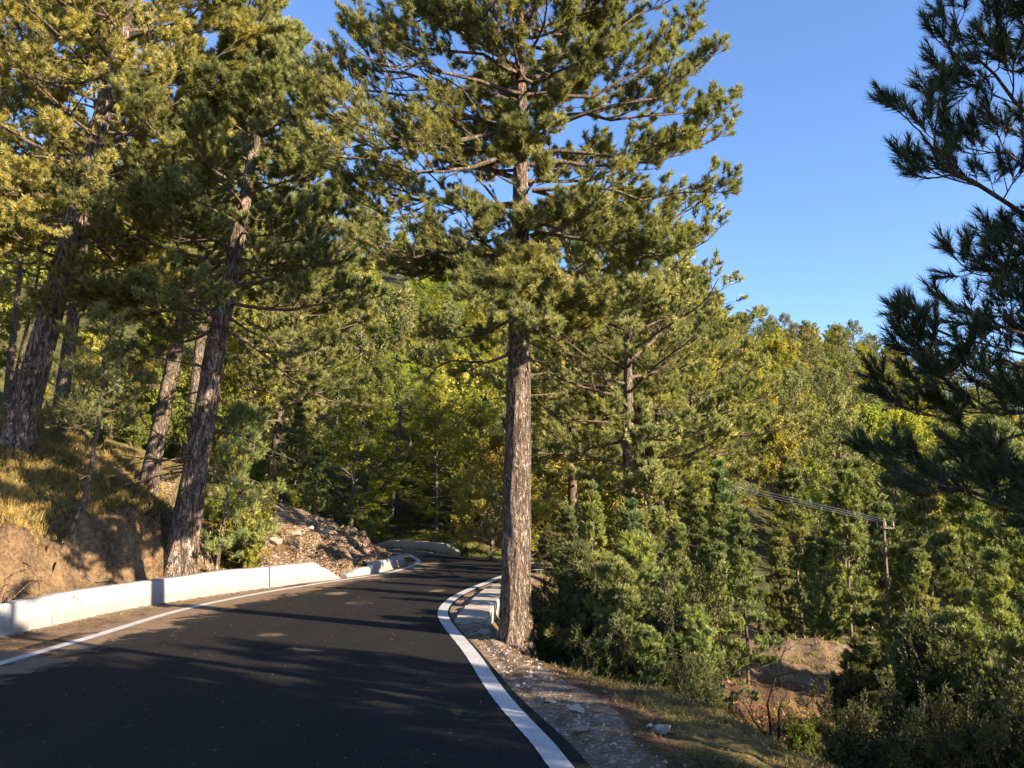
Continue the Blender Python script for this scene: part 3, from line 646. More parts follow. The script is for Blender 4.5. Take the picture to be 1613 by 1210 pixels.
def onground(x, y, dz=0): return (x, y, gz(x, y)+dz)
def pxy(px, Y): return ((px-806.5)/F*Y*math.cos(PITCH)*1.02, Y)

# ---------------------------------------------------------------- hero pines
X0, Y0 = pxy(812, 12.3)[0], 12.3; Z0 = gz(X0, Y0); BASE = np.array([X0, Y0, Z0])
def loc(px, py, Y, base): return P(px, py, Y)-base
def C(px, py, dy=0): return loc(px, py, Y0+dy, BASE)
cl = [[C(835, 372), C(880, 372, -.1), C(950, 384, -.2), C(1010, 392, -.3), C(1080, 395, -.5)],
      [C(830, 365), C(800, 340, -.2), C(770, 300, -.3), C(735, 270, -.4), C(690, 245, -.5)],
      [C(815, 540), C(790, 560, -.1), C(745, 574, -.2), C(700, 575, -.3), C(655, 573, -.4)],
      [C(835, 268), C(805, 252, .0), C(775, 225, .1), C(720, 200, .2)],
      [C(838, 330), C(790, 325, .1), C(730, 335, .3), C(650, 345, .3), C(560, 325, .1)],
      [C(836, 420), C(760, 415, .2), C(700, 425, .3), C(640, 430, .4)],
      [C(840, 300), C(890, 310, .2), C(950, 330, .5), C(990, 370, .7), C(1040, 400, .8)],
      [C(838, 260), C(900, 235, -.2), C(980, 250, -.3), C(1050, 225, -.5), C(1110, 200, -.4)],
      [C(838, 210), C(760, 215, -.5), C(660, 225, -.9), C(560, 200, -1.2), C(490, 175, -1.3)],
      [C(838, 230), C(750, 260, -.7), C(640, 275, -1.2), C(540, 250, -1.5)],
      [C(838, 180), C(730, 160, .3), C(620, 150, .4), C(520, 130, .4)],
      [C(840, 150), C(930, 150, -.1), C(1010, 110, -.2), C(1080, 55, -.2)],
      [C(838, 120), C(760, 90, -.4), C(680, 80, -.5), C(620, 75, -.5)],
      [C(838, 160), C(920, 190, .5), C(1020, 190, .7), C(1110, 170, .8)],
      [C(830, 440), C(790, 450, -.8), C(750, 470, -1.4)],
      [C(838, 430), C(880, 450, -.6), C(950, 480, -1.1), C(1010, 490, -1.4)],
      [C(838, 450), C(870, 470, -.7), C(900, 490, -1.2)],
      [C(838, 300), C(920, 290, -.3), C(1010, 310, -.4), C(1120, 300, -.3)], [C(838, 250), C(930, 260, .2), C(1030, 255, .4), C(1125, 225, .4)], [C(838, 205), C(940, 180, -.4), C(1030, 150, -.6), C(1105, 110, -.6)],
      [C(838, 350), C(930, 345, .4), C(1020, 350, .6), C(1100, 335, .7)], [C(838, 330), C(720, 310, .3), C(610, 300, .3), C(500, 265, .2)], [C(838, 290), C(720, 250, .5), C(600, 225, .7), C(480, 205, .7)],
      [C(838, 395), C(740, 400, -.6), C(660, 410, -1.), C(580, 390, -1.2)], [C(838, 200), C(740, 190, -.2), C(640, 180, -.3), C(545, 150, -.4)], [C(838, 150), C(750, 125, -.7), C(660, 105, -1.), C(580, 90, -1.1)], [C(838, 100), C(930, 70, -.2), C(1000, 30, -.3), C(1060, 0, -.3)],
      [C(838, 60), C(770, 40, -.3), C(700, 15, -.5), C(660, 5, -.5)], [C(838, 100), C(750, 50, .4), C(670, 30, .5), C(610, 60, .5)], [C(838, 130), C(800, 100, -.7), C(780, 60, -1.2)], [C(838, 130), C(900, 110, -.6), C(950, 90, -1.1)],
      [C(838, 240), C(700, 230, -.3), C(580, 180, -.5), C(500, 120, -.6)], [C(838, 170), C(700, 130, -.1), C(600, 110, .1), C(560, 70, .1)], [C(838, 60), C(900, 30, -.5), C(960, 10, -.8)],
      [C(838, 400), C(830, 430, -.8), C(810, 450, -1.4)],
      [C(838, 470), C(830, 480, -.8), C(850, 500, -1.5)]]
sf = lambda az, z: (1+.12*np.cos(az))*np.where(((np.cos(az+.5) > .55) | (np.cos(az+1.57) > .2)) & (z > 6.2) & (z < 8.9), .33, 1.)
pm = pine(11, 11.6, 4.9, lambda u: 3.0*np.sqrt(np.clip(1-(u*.97)**2.6, .05, 1))*(.55+.45*np.minimum(1, u*5)), .25, nl=60, lean=(.004, 0), sec=14, ter=9, sh=5, nn=30, spread=(32, 85), terl=.25,
          Ls=.065, Ln=.088, w=.0115, limbs=cl, dead=7, side_fn=sf, gap=(6.3, 9.0), e0=-4, e1=42, sides=72, sparse=.80, dead_len=1.0, wob=.02)
plant('roadside_pine', pm, (X0, Y0, Z0), 'tall straight black pine with cracked sunlit bark standing right at the road verge, mid frame')

def leftpine(seed, px, Y, top_px, top_py, r0, lab, prof, zc, H, nl=58, **kw):
    x, y = pxy(px, Y); z = gz(x, y)-.05; b = np.array([x, y, z]); q = P(top_px, top_py, Y)-b
    ln = (q[0]/q[2], 0.)
    pm = pine(seed, H, zc, prof, r0, nl=nl, lean=ln, **kw)
    return plant('leaning_pine', pm, (x, y, z), lab), b
rnd_prof = lambda R, b=.5: (lambda u: R*np.sqrt(np.clip(1-(u*.95)**2.4, .05, 1))*(b+(1-b)*np.minimum(1, u*4)))
leftpine(21, 293, 17.8, 385, 300, .32, 'thick dark leaning pine whose foot splits in roots just above the kerb wall', (lambda u: 4.1*(1-u)**.62+.2), 5.3, 12.3, dead=26, dead_len=2.6, sec=12, ter=8, sh=5, nn=30, spread=(30, 85),
         Ls=.08, Ln=.115, w=.0165, e0=-12, e1=42, trunkmat='bark_old', sides=56, sparse=.55)
leftpine(22, 238, 21.5, 300, 430, .23, 'slimmer red-brown leaning pine up the bank, behind and left of the thick rooted one', rnd_prof(2.6), 5.2, 14.0, nl=34, dead=16, dead_len=1.6, sec=10, ter=7, sh=4, nn=22, spread=(32, 80),
         Ls=.10, Ln=.12, w=.022, e0=-8, e1=42, sides=40, sparse=.5)
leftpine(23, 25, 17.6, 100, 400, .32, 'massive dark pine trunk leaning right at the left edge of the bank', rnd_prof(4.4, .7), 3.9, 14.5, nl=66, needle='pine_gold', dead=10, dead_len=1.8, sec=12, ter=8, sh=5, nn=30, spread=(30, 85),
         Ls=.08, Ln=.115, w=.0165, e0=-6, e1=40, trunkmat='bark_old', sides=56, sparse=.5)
# pines behind the tall one
def standing(name, seed, px, Y, H, zc, R, r0, lab, nl=40, e0=-6, **kw):
    x, y = pxy(px, Y); z = gz(x, y)-.05
    a = dict(sec=10, ter=7, sh=4, nn=20, spread=(32, 80), Ls=.10, Ln=.12, w=.024, sides=40, dead=8, sparse=.45, e0=e0); a.update(kw)
    pm = pine(seed, H, zc, rnd_prof(R), r0, nl=nl, **a)
    return plant(name, pm, (x, y, z), lab)
standing('forest_pine', 31, 984, 21, 9.6, 3.2, 3.9, .24, 'broad pine with a fissured trunk rising from the thicket right of the tall roadside pine', nl=46, dead_len=2.4, dead=12)
standing('forest_pine', 32, 1034, 25, 9.4, 4.0, 3.5, .2, 'thin-trunked pine half hidden behind and right of the broad fissured pine', nl=42)
standing('forest_pine', 33, 900, 29, 11.5, 3.5, 3.6, .2, 'pine seen through the gap between the tall roadside pine and the broad fissured pine', nl=36, Ls=.16, Ln=.15, w=.036, nn=12)
standing('forest_pine', 34, 1085, 31, 13.0, 4.0, 3.2, .2, 'rounded pine crown behind the thin-trunked pine, against the sky', nl=36, Ls=.16, Ln=.15, w=.036, nn=12)
# near pine at right edge
BX, BY = 5.0, 5.4; BZ = gz(BX, BY); RB_ = np.array([BX, BY, BZ])
def Rr(px, py, Y): return P(px+(70*(1700-px)/300 if px < 1700 else 0), py, Y)-RB_
rl_ = [[Rr(1810, 470, 5.3), Rr(1700, 395, 5.0), Rr(1613, 352, 4.8), Rr(1500, 300, 4.6), Rr(1440, 265, 4.5), Rr(1385, 205, 4.4)],
       [Rr(1800, 330, 5.3), Rr(1680, 250, 5.2), Rr(1570, 170, 5.1), Rr(1480, 90, 5.0), Rr(1420, 35, 4.9)],
       [Rr(1800, 230, 5.4), Rr(1700, 120, 5.4), Rr(1600, 60, 5.4), Rr(1540, 90, 5.3), Rr(1490, 120, 5.3)],
       [Rr(1800, 420, 5.2), Rr(1700, 330, 5.6), Rr(1600, 260, 5.8), Rr(1530, 235, 5.9), Rr(1470, 230, 6)],
       [Rr(1820, 560, 5.2), Rr(1700, 500, 5.0), Rr(1600, 450, 4.9), Rr(1520, 430, 4.8)],
       [Rr(1820, 640, 5.3), Rr(1700, 600, 5.3), Rr(1600, 570, 5.3), Rr(1500, 530, 5.2), Rr(1405, 505, 5.1)],
       [Rr(1820, 660, 5.3), Rr(1700, 590, 5.0), Rr(1600, 540, 4.8), Rr(1510, 520, 4.7), Rr(1440, 555, 4.6)],
       [Rr(1820, 700, 5.3), Rr(1700, 680, 5.0), Rr(1600, 650, 4.8), Rr(1500, 610, 4.7), Rr(1410, 590, 4.6)],
       [Rr(1820, 760, 5.3), Rr(1700, 740, 5.1), Rr(1600, 700, 5.0), Rr(1500, 680, 4.9), Rr(1400, 655, 4.8)],
       [Rr(1820, 850, 5.3), Rr(1700, 830, 5.1), Rr(1600, 815, 5.0), Rr(1500, 790, 4.9), Rr(1420, 765, 4.8), Rr(1340, 745, 4.7)],
       [Rr(1820, 800, 5.3), Rr(1700, 790, 5.6), Rr(1600, 760, 5.8), Rr(1520, 720, 5.9)],
       [Rr(1820, 560, 5.3), Rr(1700, 420, 5.0), Rr(1620, 380, 4.9), Rr(1560, 375, 4.8)],
       [Rr(1820, 150, 5.3), Rr(1700, 50, 5.2), Rr(1610, 10, 5.1)]]
pm = pine(41, 9.5, 2.6, rnd_prof(1.7, .8), .16, nl=12, limbs=rl_, sec=9, ter=5, sh=3, nn=60, Ls=.13, Ln=.085, w=.0058, e0=-5, e1=45, needle='pine_shaded', sides=30,
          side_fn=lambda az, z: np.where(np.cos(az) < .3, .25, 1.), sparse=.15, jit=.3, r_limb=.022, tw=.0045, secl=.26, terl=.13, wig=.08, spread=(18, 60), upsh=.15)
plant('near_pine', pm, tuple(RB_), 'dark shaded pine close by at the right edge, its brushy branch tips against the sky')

# ---------------------------------------------------------------- shared prototypes
youngs = [pine(51+i, 6.4, .9, (lambda u: 1.2*(1-u)**.95+.08), .07, nl=46, whorl=12, sec=6, ter=5, sh=4, nn=18, Ls=.14, Ln=.10, w=.026, e0=8, e1=50, needle='pine_blue', sides=10,
              secl=.38, terl=.22, r_limb=.02, upsh=.9, keep=.85, sparse=.35, tw=.004) for i in range(4)]
smalls = [pine(61+i, 2.2, .05, (lambda u: .85*(1-u)**.6+.08), .03, nl=36, whorl=10, sec=6, ter=5, sh=4, nn=24, Ls=.08, Ln=.07, w=.012, e0=15, e1=55, needle=('pine_blue', 'juniper')[i], sides=8,  # second one borrows the darker juniper colour to paint in thicket shade
              secl=.38, terl=.14, r_limb=.012, upsh=.9, tw=.004) for i in range(2)]
junis = [bushy(71+i, 2.4, 1.2) for i in range(3)]
lights = [bushy(81+i, 1.8, 1.1, 'shrub', n0=22, sec=8, ter=6, nn=12, Ls=.09, Ln=.07, w=.035) for i in range(2)]
beeN = [beech(91+i, 9, 3.2, .08, .13, nl=36, sec=10, ter=8, lv=13, ls=.095, flat_=.75) for i in range(3)]
beeG = [beech(95+i, 8, 2.9, .08, .12, nl=32, sec=9, ter=8, lv=12, ls=.10, mat='beech_gold', flat_=.5, e0=25, e1=75) for i in range(2)]
rs = random.Random(3)
def top_h(px, py, Y, x=None):
    x, y = pxy(px, Y); return P(px, py, Y)[2]-gz(x, y)
ylist = [(1132, 738, 21, 0, 'slender young pine with its top under the power line, right of the thin-trunked pine'),
         (1160, 805, 16.5, 1, 'young pine with wide-spaced tufts standing in front, at the centre of the gully trees'),
         (932, 770, 16, 2, 'young pine with orange-tinged stem in front of the broad fissured pine'),
         (1012, 650, 19, 3, 'taller young pine growing close against the foot of the broad fissured pine'),
         (1242, 735, 25, 1, 'young pine with bare pinkish leader behind the crossing wires'),
         (1318, 742, 27, 2, 'young pine topping the dark stand left of the wire pole'),
         (1215, 830, 22, 3, 'young pine directly under the middle of the wires, in the second row of the gully'), (1285, 845, 23, 0, 'young pine low in the stand between the dry mound and the wires'), (1060, 850, 17.5, 1, 'young pine pressed against the thin-trunked pine, behind the juniper thicket'), (1095, 800, 22, 2, 'young pine behind the thicket, left of the slender one under the wires'), (1260, 880, 20.5, 2, 'lowest young pine right behind the dry mound'), (1380, 790, 21, 1, 'young pine right behind the head of the wire pole'),
         (1445, 740, 19, 0, 'sunlit young pine just right of the wire pole'),
         (1505, 700, 21, 2, 'tall sunlit young pine seen through the lower branches of the near dark pine'),
         (1565, 690, 18, 3, 'tall young pine at the right, behind the drooping branches of the near pine'), (1605, 740, 15, 1, 'sunlit young pine filling the right edge above the dark bushes'),
         (1400, 870, 19.5, 0, 'young pine at the foot of the wire pole above the junipers'), (1420, 860, 15.5, 2, 'sunlit open young pine above the junipers in the lower right'), (1480, 840, 20, 1, 'young pine right of the wire pole foot, below the near pine branches'), (1540, 880, 13, 3, 'young pine with pale dead twigs at the lower right'),
         (985, 800, 14.6, 0, 'bushy young pine leaning over the junipers right of the tall trunk'), (1075, 720, 27, 2, 'young pine top peeping between the thin-trunked pine and the wires'), (1400, 700, 29, 0, 'back row young pine rising above the wire pole'), (1560, 660, 27, 2, 'back row young pine farthest right behind the near pine'), (1350, 740, 31, 2, 'back row young pine just left above the wire pole'), (890, 830, 18, 1, 'young pine right beside the sunlit trunk of the tall roadside pine'), (1120, 880, 15.5, 3, 'small crowned young pine at the edge of the dry mound')]
proto_used = {}
for px, py, Y, k, lab in ylist:
    x, y = pxy(px, Y); h = top_h(px, py, Y)
    plant('young_pine', youngs[k], onground(x, y, -.1), lab or 'young pine packed in the shaded stand of the gully, its stem hidden among its neighbours', 'tree', 'young pines in the gully', rs.uniform(0, 6.28), max(.45, h/6.3))
jl = [(868, 905, 12.9, 0, 'dark juniper tight against the right side of the tall trunk'), (915, 890, 12.6, 1, 'bushy dark young pine just right of the tall roadside trunk'), (965, 905, 11.9, 2, 'feathery young pine second to the right of the tall trunk, above the grassy verge'),
      (1010, 880, 13.2, 0, 'upright young pine with sun on its tip behind the verge bushes'), (1040, 930, 12.2, 1, 'wide dark juniper in the middle of the thicket by the verge'), (1078, 985, 11.6, 2, 'young pine with lit right flank at the edge of the thicket before the dry hollow'),
      (1085, 1030, 10.4, 0, 'small low juniper at the foot of the thicket beside the dry hollow'), (940, 985, 11.4, 0, 'low black-green juniper overhanging the grassy verge'), (1010, 1000, 11.0, 2, 'low juniper spilling onto the shaded verge grass'),
      (1345, 1035, 10.4, 1, 'bushy young pine with sunlit top right of the dry mound'), (1410, 1010, 11.2, 2, 'tall bushy young pine behind the sunlit-topped one at lower right'), (1460, 1000, 11.0, 0, 'young pine with yellow-lit tips among pale dead twigs at lower right'),
      (1540, 1010, 10.2, 1, 'large juniper right of centre in the lower right thicket'), (1610, 1010, 9.6, 2, 'feathery dark young pine cut by the right edge of the frame'), (1330, 1100, 8.7, 2, 'low dark juniper nearest the dry hollow at the bottom right'),
      (1430, 1110, 8.2, 0, 'low juniper along the bottom edge, beside the nearest one to the hollow'), (1530, 1120, 7.8, 1, 'low juniper along the bottom edge in deep shade'), (1620, 1110, 7.4, 0, 'black-shaded juniper in the bottom right corner')]
for px, py, Y, k, lab in jl:
    x, y = pxy(px, Y); h = top_h(px, py, Y)
    if px in (915, 1010, 1078, 965, 1345, 1460, 1610, 1410):
        plant('young_pine', smalls[k % 2], onground(x, y, -.05), lab, 'tree', 'young pines in the thicket below the verge', rs.uniform(0, 6.28), max(.35, h/2.15)); continue
    bush('juniper', junis[k], onground(x, y, -.05), lab, 'bush', 'junipers below the verge', rs.uniform(0, 6.28), max(.35, h/2.35))
for px, py, Y, lab in ((857, 838, 24.8, 'small bright young pine at the far end of the layby, right of the tall trunk'), (735, 862, 29.5, 'tiny pine seedling behind the far kerb under the dark forest'), (590, 822, 28.4, 'small dark pine at the tip of the rubble slope'),
                       (880, 868, 23.6, 'knee-high pine beside the bright one at the layby end'), (770, 870, 27.6, 'tiny pine seedling nearest the tall trunk behind the far kerb')):
    x, y = pxy(px, Y); h = top_h(px, py, Y); plant('pine_sapling', smalls[int(px) % 2], onground(x, y, -.03), lab, 'sapling', None, rs.uniform(0, 6.28), max(.18, h/2.2))

# left mid ground: sunlit pines and shrubs
standing('forest_pine', 35, 425, 30, 9.8, 3.2, 3.2, .17, 'sunlit pine with pale trunk behind the rubble slope, left of the dark forest', nl=40, lean=(.10, 0), Ls=.16, Ln=.15, w=.036, nn=12)
for px, py, Y, k, lab in ((470, 640, 27.5, 0, 'light green conical young pine at the top of the rubble slope'), (505, 690, 28.3, 1, 'light green young pine at the right end of the rubble slope top'), (440, 700, 26.6, 2, 'small light green young pine left of the conical one on the rubble slope'),
                          (180, 520, 25, 3, 'dark young pine between the massive trunk and the slim leaning pine'), (95, 620, 21.5, 0, 'low dark young pine right of the massive trunk')):
    x, y = pxy(px, Y); plant('young_pine', youngs[k], onground(x, y, -.1), lab, 'tree', 'young pines on the bank', rs.uniform(0, 6.28), top_h(px, py, Y)/6.3)
for px, py, Y, k, lab in ((215, 640, 25.5, 0, 'bright yellow-green shrub between the massive trunk and the slim leaning pine'), (160, 690, 23, 1, 'yellow-green shrub behind the crooked sapling'), (330, 640, 26, 1, 'bright shrub seen between the two leaning pines'),
                          (365, 700, 24, 0, 'light shrub right of the thick rooted pine'), (420, 755, 25.4, 1, 'pale shrub at the foot of the conical young pines'), (385, 790, 19.5, 0, 'dense green shrub on the bank just right of the thick rooted pine'),
                          (470, 770, 26.4, 0, 'low pale shrub on the crest of the rubble slope')):
    x, y = pxy(px, Y); h = top_h(px, py, Y); bush('shrub', lights[k], onground(x, y, -.05), lab, 'bush', 'bright shrubs on the bank', rs.uniform(0, 6.28), max(.3, h/1.75))
# crooked small pine on the bank
x, y = pxy(118, 15.7)
pm = pine(101, 4.4, 2.1, (lambda u: 1.0*(1-u)**.6+.15), .065, nl=18, lean=(.13, 0), bow=.5, sec=5, ter=4, sh=3, nn=18, Ls=.12, Ln=.11, w=.012, dead=7, dead_len=.9, sides=14, secl=.4, terl=.2, r_limb=.018, wob=.05)
plant('crooked_sapling', pm, onground(x, y, -.05), 'thin crooked little pine leaning on the grassy bank above the kerb wall')
x, y = pxy(350, 18.6)
pm = pine(102, 3.6, .7, (lambda u: 1.1*(1-u)**.5+.2), .05, nl=26, lean=(.12, 0), sec=6, ter=5, sh=3, nn=18, Ls=.11, Ln=.10, w=.013, sides=14, secl=.4, terl=.2, r_limb=.018, needle='pine_blue')
plant('crooked_sapling', pm, onground(x, y, -.05), 'small dark-stemmed pine leaning right beside the thick rooted pine')
for sd_i, px, Y, H, R_, lab in ((121, 95, 24, 14, 3.6, 'tall pine crown filling the upper left between the massive trunk and the slim leaning pine'), (122, -60, 23, 14, 4.0, 'pine crown cut by the upper left corner of the frame'), (123, 300, 26, 12.3, 3.2, 'pine crown high behind the two leaning pines')):
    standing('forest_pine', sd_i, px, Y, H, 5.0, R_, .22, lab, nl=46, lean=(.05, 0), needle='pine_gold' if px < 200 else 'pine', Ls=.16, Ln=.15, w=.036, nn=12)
for i, (px, py, Y, k, lab) in enumerate(((130, 520, 33, 0, 'golden-green young beech glowing behind the massive dark trunk'), (270, 500, 34, 1, 'golden-green beech glowing between the two leaning pines'), (210, 560, 30, 1, 'low golden-green beech left of the slim leaning pine'), (345, 560, 31, 0, 'low golden-green beech just right of the thick rooted pine'), (60, 600, 31, 0, 'golden-green sapling clump left of the crooked sapling top'), (400, 520, 35, 1, 'golden-green beech behind the sunlit pale-trunked pine'))):
    x, y = pxy(px, Y); plant('young_beech', beeG[k], onground(x, y, -.1), lab, 'tree', None, i*1.7, top_h(px, py, Y)/8.)
for i, (px, py, Y, lab) in enumerate(((40, 640, 27, 'yellow-green shrub at the left edge beyond the massive trunk'), (110, 660, 24.5, 'yellow-green shrub right behind the massive trunk'), (280, 690, 27.5, 'low bright shrub behind the foot of the slim leaning pine'), (260, 600, 29.5, 'tall bright shrub high on the bank between the leaning pines'), (400, 730, 27.5, 'low bright shrub at the crest left of the conical young pines'), (355, 770, 21.5, 'small bright shrub between thick rooted pine and rubble slope'))):
    x, y = pxy(px, Y); bush('shrub', lights[i % 2], onground(x, y, -.05), lab, 'bush', 'bright shrubs on the bank', i*1.3, max(.3, top_h(px, py, Y)/1.75))
# two bare pale trunks far left
for px, Y, H, r, ln, lab in ((12, 29, 9, .16, .02, 'pale straight bare trunk at the far left edge behind the bank'), (14, 26, 8, .075, .16, 'thin pale leaning trunk behind the massive dark pine')):
    x, y = pxy(px, Y); pm = pine(111+int(Y), H, H*.55, (lambda u: 2.2*(1-u)**.5+.2), r, nl=18, lean=(ln, 0), sec=7, ter=5, sh=3, nn=12, Ls=.15, Ln=.14, w=.02, sides=14)
    plant('forest_pine', pm, onground(x, y, -.1), lab)

# forest round the bend and up the slope
bl = [(560, 600, 34, 0), (620, 560, 38, 1), (690, 600, 36, 2), (760, 620, 34, 0), (650, 500, 44, 1), (720, 520, 44, 2), (590, 480, 50, 0), (800, 560, 40, 1), (860, 600, 36, 2), (530, 560, 42, 2), (910, 600, 40, 0), (770, 460, 54, 1), (690, 440, 56, 0)]
blab9 = ['broad beech high behind the bend, left of the tall roadside trunk', 'beech crown framed by the low bare limb of the tall roadside pine', 'beech farthest left on the slope over the bend', 'beech showing just right of the tall roadside trunk, upper part', 'beech between the tall roadside trunk and the broad fissured pine', 'beech behind the conical young pines on the slope', 'beech under the broad fissured pine, deepest in the gap', 'highest beech seen left under the tall pine crown', 'beech topping the slope exactly above the road bend']
blab = ['dark shaded beech at the left of the bend, right beside the conical young pines', 'tall beech over the middle of the bend with sunlit yellow top', 'shaded beech directly behind the far kerb wall', 'low-branched beech hanging over the far kerb left of the tall trunk']
for i, (px, py, Y, k) in enumerate(bl):
    x, y = pxy(px, Y); h = top_h(px, py, Y)
    plant('beech_tree', beeN[k], onground(x, y, -.1), (blab+blab9)[i], 'tree', 'beeches behind the bend', rs.uniform(0, 6.28), h/9.)
for px, py, Y, k, lab in ((775, 690, 27.8, 0, 'small yellow-green beech bright beside the tall trunk at the bend'), (728, 770, 29.6, 1, 'low bright beech sapling behind the far kerb'), (835, 740, 28.5, 1, 'yellow-green young beech showing just right of the tall trunk')):
    x, y = pxy(px, Y); plant('young_beech', beeG[k], onground(x, y, -.1), lab, 'tree', None, rs.uniform(0, 6.28), top_h(px, py, Y)/8.)
# far trees: one mesh each, shared
def far_join(name, fn, mats): return fn
def far_tree(seed, kind):
    rng = np.random.default_rng(seed)
    if kind == 'pine':
        H, R = 10, 2.8; nl = 26; u = (np.arange(nl)+.5)/nl; z = 2.5+7.3*u; az = np.arange(nl)*2.4; L = R*np.sqrt(1-(u*.93)**2.2)*rng.uniform(.7, 1.1, nl)
        el = np.radians(-5+55*u); B = np.c_[np.zeros((nl, 2)), z]
        Pm = curve_out(rng, B, np.stack([np.cos(az)*np.cos(el), np.sin(az)*np.cos(el), np.sin(el)], -1), L, 5, .4, .12)
        Ps, _ = spawn(rng, Pm, 7, .3, 1, 30, 60, lambda t, a, b: L[:, None]*.42*(1.2-.7*t), 3, .3, .12, .3, .9)
        Pt, _ = spawn(rng, Ps, 4, .2, 1, 30, 60, lambda t, a, b: .35, 3, .3, .12, .5, .9); B = np.concatenate([Pt[:, 2], Pt[:, 1]]); D = nrm(rng.normal(size=B.shape)*.5+[0, 0, .6])
        rb = (.5+.6*fbm(B[:, 0]+seed, B[:, 1], B[:, 2], 2)).clip(0, 1)
        tl = trunk_line(rng, H*.96, wob=.06, K=8)[None]
        return mesh('far_pine', [tubes(tl, .17, .03, 6, 0), tubes(Pm, .05, .015, 4, 0), needles(rng, B, D, 10, .2, .22, .085, 1, (20, 75), rb)], [M['limb'], M['pine']])
    H, R = 9, 3.2; gold = kind == 'gold'; nl = 26; u = (np.arange(nl)+.5)/nl; z = 1.2+6.4*u; az = np.arange(nl)*2.4+rng.uniform(-.4, .4, nl); L = R*np.sqrt(1.05-u**2.2)*rng.uniform(.6, 1.15, nl)
    el = np.radians(10+62*u); B = np.c_[np.zeros((nl, 2)), z]
    Pm = curve_out(rng, B, np.stack([np.cos(az)*np.cos(el), np.sin(az)*np.cos(el), np.sin(el)], -1), L, 5, .15, .14)
    Ps, _ = spawn(rng, Pm, 7, .25, 1, 25, 60, lambda t, a, b: L[:, None]*.45*(1.2-.7*t), 3, .5, .12, .6, .92, flat_=False)
    Pt, _ = spawn(rng, Ps, 5, .2, 1, 25, 55, lambda t, a, b: .45, 3, .5, .12, .6, .92, flat_=False)
    n = len(Pt); lv = 13; t = rng.random((n, lv, 1)); p = (Pt[:, :1]*(1-t)+Pt[:, 2:3]*t+rng.normal(0, .07, (n, lv, 3))).reshape(-1, 3)
    rb = (.5+.6*fbm(p[:, 0]*.8+seed, p[:, 1]*.8, p[:, 2]*.8, 2)).clip(0, 1)
    tl = trunk_line(rng, H*.9, wob=.06, K=8)[None]
    return mesh('far_beech', [tubes(tl, .13, .03, 6, 0), tubes(Pm, .04, .012, 3, 0), leaves(rng, p, .215, 1, .45, rb, .75)], [M['beech_bark'], M['beech_gold' if gold else 'beech']])
farP = [far_tree(200+i, 'pine') for i in range(3)]; farB = [far_tree(210+i, 'beech') for i in range(3)]; farG = [far_tree(220+i, 'gold') for i in range(3)]
def scatter():
    rng = np.random.default_rng(9); pts = []; cells = {}
    rs2 = random.Random(12); cand = []
    for _ in range(70000):
        Y = rs2.uniform(30, 168)**1.0; px = rs2.uniform(-160, 2150)
        x = (px-806.5)/F*Y; cand.append((x, Y, px))
    zz = gzs([c[0] for c in cand], [c[1] for c in cand])
    P2 = np.array([(c[0], c[1]) for c in cand]); dr = np.where(P2[:, 1] < 60, sdist(P2, flat), 20)
    cnt = dict(p=0, b=0, g=0)
    for (x, Y, px), z, d in zip(cand, zz, dr):
        if d < 4 or (d < 6 and Y < 40): continue
        sp = 3.3+Y*.030 if px > 560 else 3.7+Y*.028
        if px > 1050 and Y < 46: continue
        if Y > 80: sp = 5.3 if 1050 < px < 1640 else 9.5
        if Y > 140: sp = 4.6 if 1120 < px < 1480 else 9.5
        ci, cj = int(x//4), int(Y//4); ok = True
        for a in range(-3, 4):
            for b in range(-3, 4):
                for (qx, qy) in cells.get((ci+a, cj+b), ()):
                    if (qx-x)**2+(qy-Y)**2 < sp*sp: ok = False; break
                if not ok: break
            if not ok: break
        if not ok: continue
        cells.setdefault((ci, cj), []).append((x, Y)); pts.append((x, Y, z, px))
    return pts
FP_ = scatter()
print('far trees', len(FP_))
cnts = {'p': 0, 'b': 0, 'g': 0}
for x, Y, z, px in FP_:
    r = rs.random(); n_ = float(vnoise(np.array([x*.045+4]), np.array([Y*.045]))[0])
    k = 'p' if (r < .30 + (.12 if n_ > .2 else 0)) else ('g' if r < .60+.25*n_ else 'b')
    if px < 500 and Y < 60: k = 'p' if r < .45 else 'b'
    if Y > 140 and 1150 < px < 1260: k = 'p' if r < .7 else k
    me = {'p': farP, 'b': farB, 'g': farG}[k][rs.randrange(3)]; cnts[k] += 1
    o = obj({'p': 'pine_tree', 'b': 'beech_tree', 'g': 'beech_tree'}[k], me); s = rs.uniform(.75, 1.15)*(1.0 if k != 'p' else 1.08)
    wd = 1.22 if Y > 80 else 1.
    if Y > 80 and 1050 < px < 1640: s *= .77
    o.location = (x, Y, z-.2); o.rotation_euler = (0, 0, rs.uniform(0, 6.28)); o.scale = (s*wd, s*wd, s*rs.uniform(.85, 1.05))
    near = Y < 60; ridge = Y > 140 and px > 1100
    sect = 'left of the roadside pine' if px < 806 else 'around the fissured pine' if px < 1180 else 'below the open sky' if px < 1400 else 'behind the near pine'
    kind_ = {'p': ('dark green pine', 'pines'), 'b': ('rounded green beech', 'green beeches'), 'g': ('yellow-turning beech', 'yellowing beeches')}[k]
    where = 'in the wood behind the first trees' if near else 'on the ridge line against the sky' if ridge else 'on the distant wooded hillside' if Y > 100 else 'on the middle of the wooded slope'
    tag(o, f'{kind_[0]} {where}, {sect}', 'tree', f'{kind_[1]} {where}, {sect}')
print(cnts)
